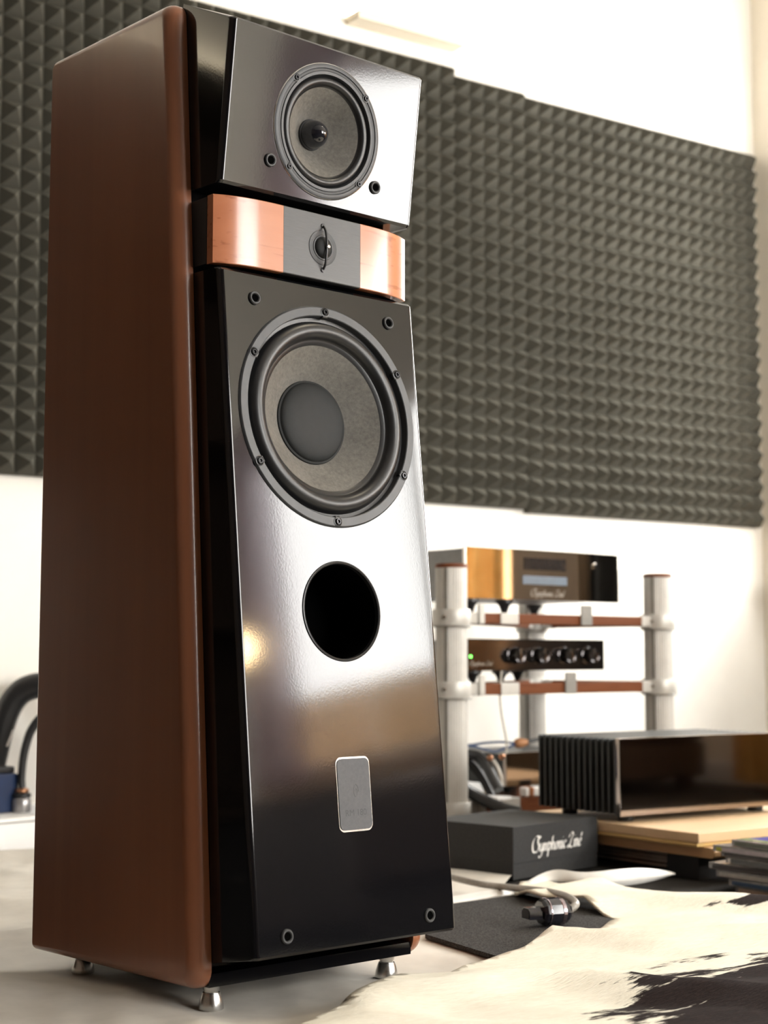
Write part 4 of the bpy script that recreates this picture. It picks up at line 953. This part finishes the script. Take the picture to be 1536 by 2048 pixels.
for a_, c_ in (((14, 1493), (27, 1460)),):
    A_ = wpt(*a_, 0.127); C2 = wpt(*c_, 0.125); sd = RT * 0.0022; dd = FH * 0.001
    lbm.add([A_ - sd, A_ + sd, C2 + sd, C2 - sd, A_ - sd + dd, A_ + sd + dd, C2 + sd + dd, C2 - sd + dd], [(0, 1, 2, 3), (4, 5, 6, 7), (0, 1, 5, 4), (1, 2, 6, 5), (2, 3, 7, 6), (3, 0, 4, 7)])
lbm.build('printed_label', 'white', tc_, smooth=0)

# ================================================================== REST OF THE ROOM (seen in the mirrored fronts)
def curtain(name, x, y0, y1, z0, z1, mat, label, folds):
    n = folds * 10; vs = []
    for i in range(n + 1):
        t = i / n; y = y0 + (y1 - y0) * t; d = 0.030 * math.sin(t * folds * 2 * math.pi) + 0.008 * math.sin(t * 17)
        vs += [(x + d, y, z0), (x + d * 0.7, y, z1)]
    fs = [(2 * i, 2 * i + 1, 2 * i + 3, 2 * i + 2) for i in range(n)]
    o = obj(name, mesh(name, vs, fs, mat, 60))
    return tag(o, label, 'curtain')
XR = WX1 - 0.10
curtain('curtain', XR, 0.98, 1.44, 0.02, 2.35, 'curtain_gold', 'golden floor-length curtain between the two side windows', 5)
curtain('curtain', XR, -1.30, -0.95, 0.53, 1.80, 'curtain_lilac', 'sheer lilac-grey curtain drawn across one end of the balcony window', 6)
curtain('curtain', XR, 1.80, 1.95, 0.02, 2.35, 'curtain_dark', 'narrow dark curtain beside the tall brown cabinet', 2)
sb = empty('sideboard', (WX1 - 0.20, -0.95, 0)); tag(sb, 'low dark sideboard below the balcony window', 'sideboard')
box('body', (-0.20, 0.18, -0.95, 0.62, 0.06, 0.455), 'walnut', sb, 0.004)
box('top', (-0.23, 0.19, -0.98, 0.65, 0.455, 0.475), 'oak', sb, 0.005)
for k in range(3):
    d_ = box('door', (-0.212, -0.20, -0.93 + k * 0.513, -0.93 + k * 0.513 + 0.505, 0.08, 0.445), 'walnut', sb, 0.003)
    B().lathe([(0.012, 0), (0.014, 0.012), (0.010, 0.018), (0, 0.020)], 16, Matrix.Translation((-0.212, -0.70 + k * 0.513, 0.30)) @ Matrix.Rotation(R(-90), 4, 'Y')).build('knob', 'steel', d_)
for x in (-0.17, 0.14):
    for y in (-0.9, 0.57): box('leg', (x, x + 0.03, y, y + 0.03, 0, 0.0595), 'walnut', sb, 0.002)
tl = empty('table_lamp', (WX1 - 0.28, -1.03, 0.4755)); tag(tl, 'slender table lamp with a glowing warm globe on the sideboard', 'lamp')
B().lathe([(0, 0), (0.055, 0), (0.06, 0.006), (0.05, 0.014), (0.014, 0.022), (0.010, 0.10), (0.010, 0.43), (0.025, 0.44), (0.028, 0.455), (0, 0.456)], 32).build('base', 'steel', tl)
B().lathe([(0.02, 0.457)] + [(0.052 * math.cos(R(a)), 0.505 + 0.052 * math.sin(R(a))) for a in range(-68, 90, 12)] + [(0, 0.557)], 32).build('globe', 'globe', tl)
struct(tag(box('wall_balcony', (4.55, 4.75, -2.6, 1.2, -0.2, 1.00), 'parapet', None, 0.01), 'tan rendered balcony parapet outside the side window'))
# brown armchair low beside the golden curtain, mirrored in the amplifier
ac = empty('ottoman', (3.05, 0.40, 0)); tag(ac, 'long brown leather ottoman in front of the side wall', 'ottoman')
box('cushion', (-0.32, 0.32, -0.60, 0.60, 0.14, 0.42), 'brown_leather', ac, 0.05, seg=4)
box('base', (-0.30, 0.30, -0.58, 0.58, 0.04, 0.14), 'walnut', ac, 0.01)
for x in (-0.28, 0.24):
    for y in (-0.55, 0.51): box('leg', (x, x + 0.04, y, y + 0.04, 0, 0.04), 'walnut', ac, 0.004)
wd = empty('tall_cabinet', (WX1 - 0.19, 1.68, 0)); tag(wd, 'tall brown cabinet between the golden curtain and the corner window', 'cabinet')
box('body', (0.09, 0.18, -0.21, 0.10, 0, 1.75), 'brown_wood', wd, 0.004)
dr = box('door', (0.074, 0.089, -0.20, 0.09, 0.03, 1.72), 'brown_wood', wd, 0.003)
box('handle', (0.058, 0.073, 0.05, 0.065, 0.80, 0.95), 'steel', dr, 0.002)
# record cabinet on the back wall left of the photo
bk = empty('record_shelf', (-0.80, WY1 - 0.19, 0)); tag(bk, 'dark walnut record shelf against the back wall left of the loudspeaker', 'shelf')
box('back_panel', (-0.75, 0.66, 0.165, 0.185, 0, 1.74), 'walnut', bk)
for x in (-0.75, -0.055, 0.64): box('upright', (x, x + 0.02, -0.18, 0.165, 0, 1.74), 'walnut', bk, 0.002)
for k in range(5):
    for x0_, x1_ in ((-0.73, -0.055), (-0.035, 0.64)): box('shelf_board', (x0_, x1_, -0.18, 0.165, 0.02 + k * 0.425, 0.04 + k * 0.425 if k < 4 else 1.74), 'walnut', bk, 0.002)
# ceiling lamp
cl = empty('ceiling_lamp', (1.9, 1.2, WZ)); tag(cl, 'round flush ceiling lamp with warm glass shade', 'lamp')
B().lathe([(0.17, -0.0005), (0.175, -0.012), (0.165, -0.025), (0, -0.025)], 40).build('mount', 'white', cl)
B().lathe([(0.16, -0.026)] + [(0.16 * math.cos(R(a)), -0.026 - 0.07 * math.sin(R(a))) for a in range(10, 90, 10)] + [(0, -0.096)], 40).build('glass_shade', 'lampglass', cl)
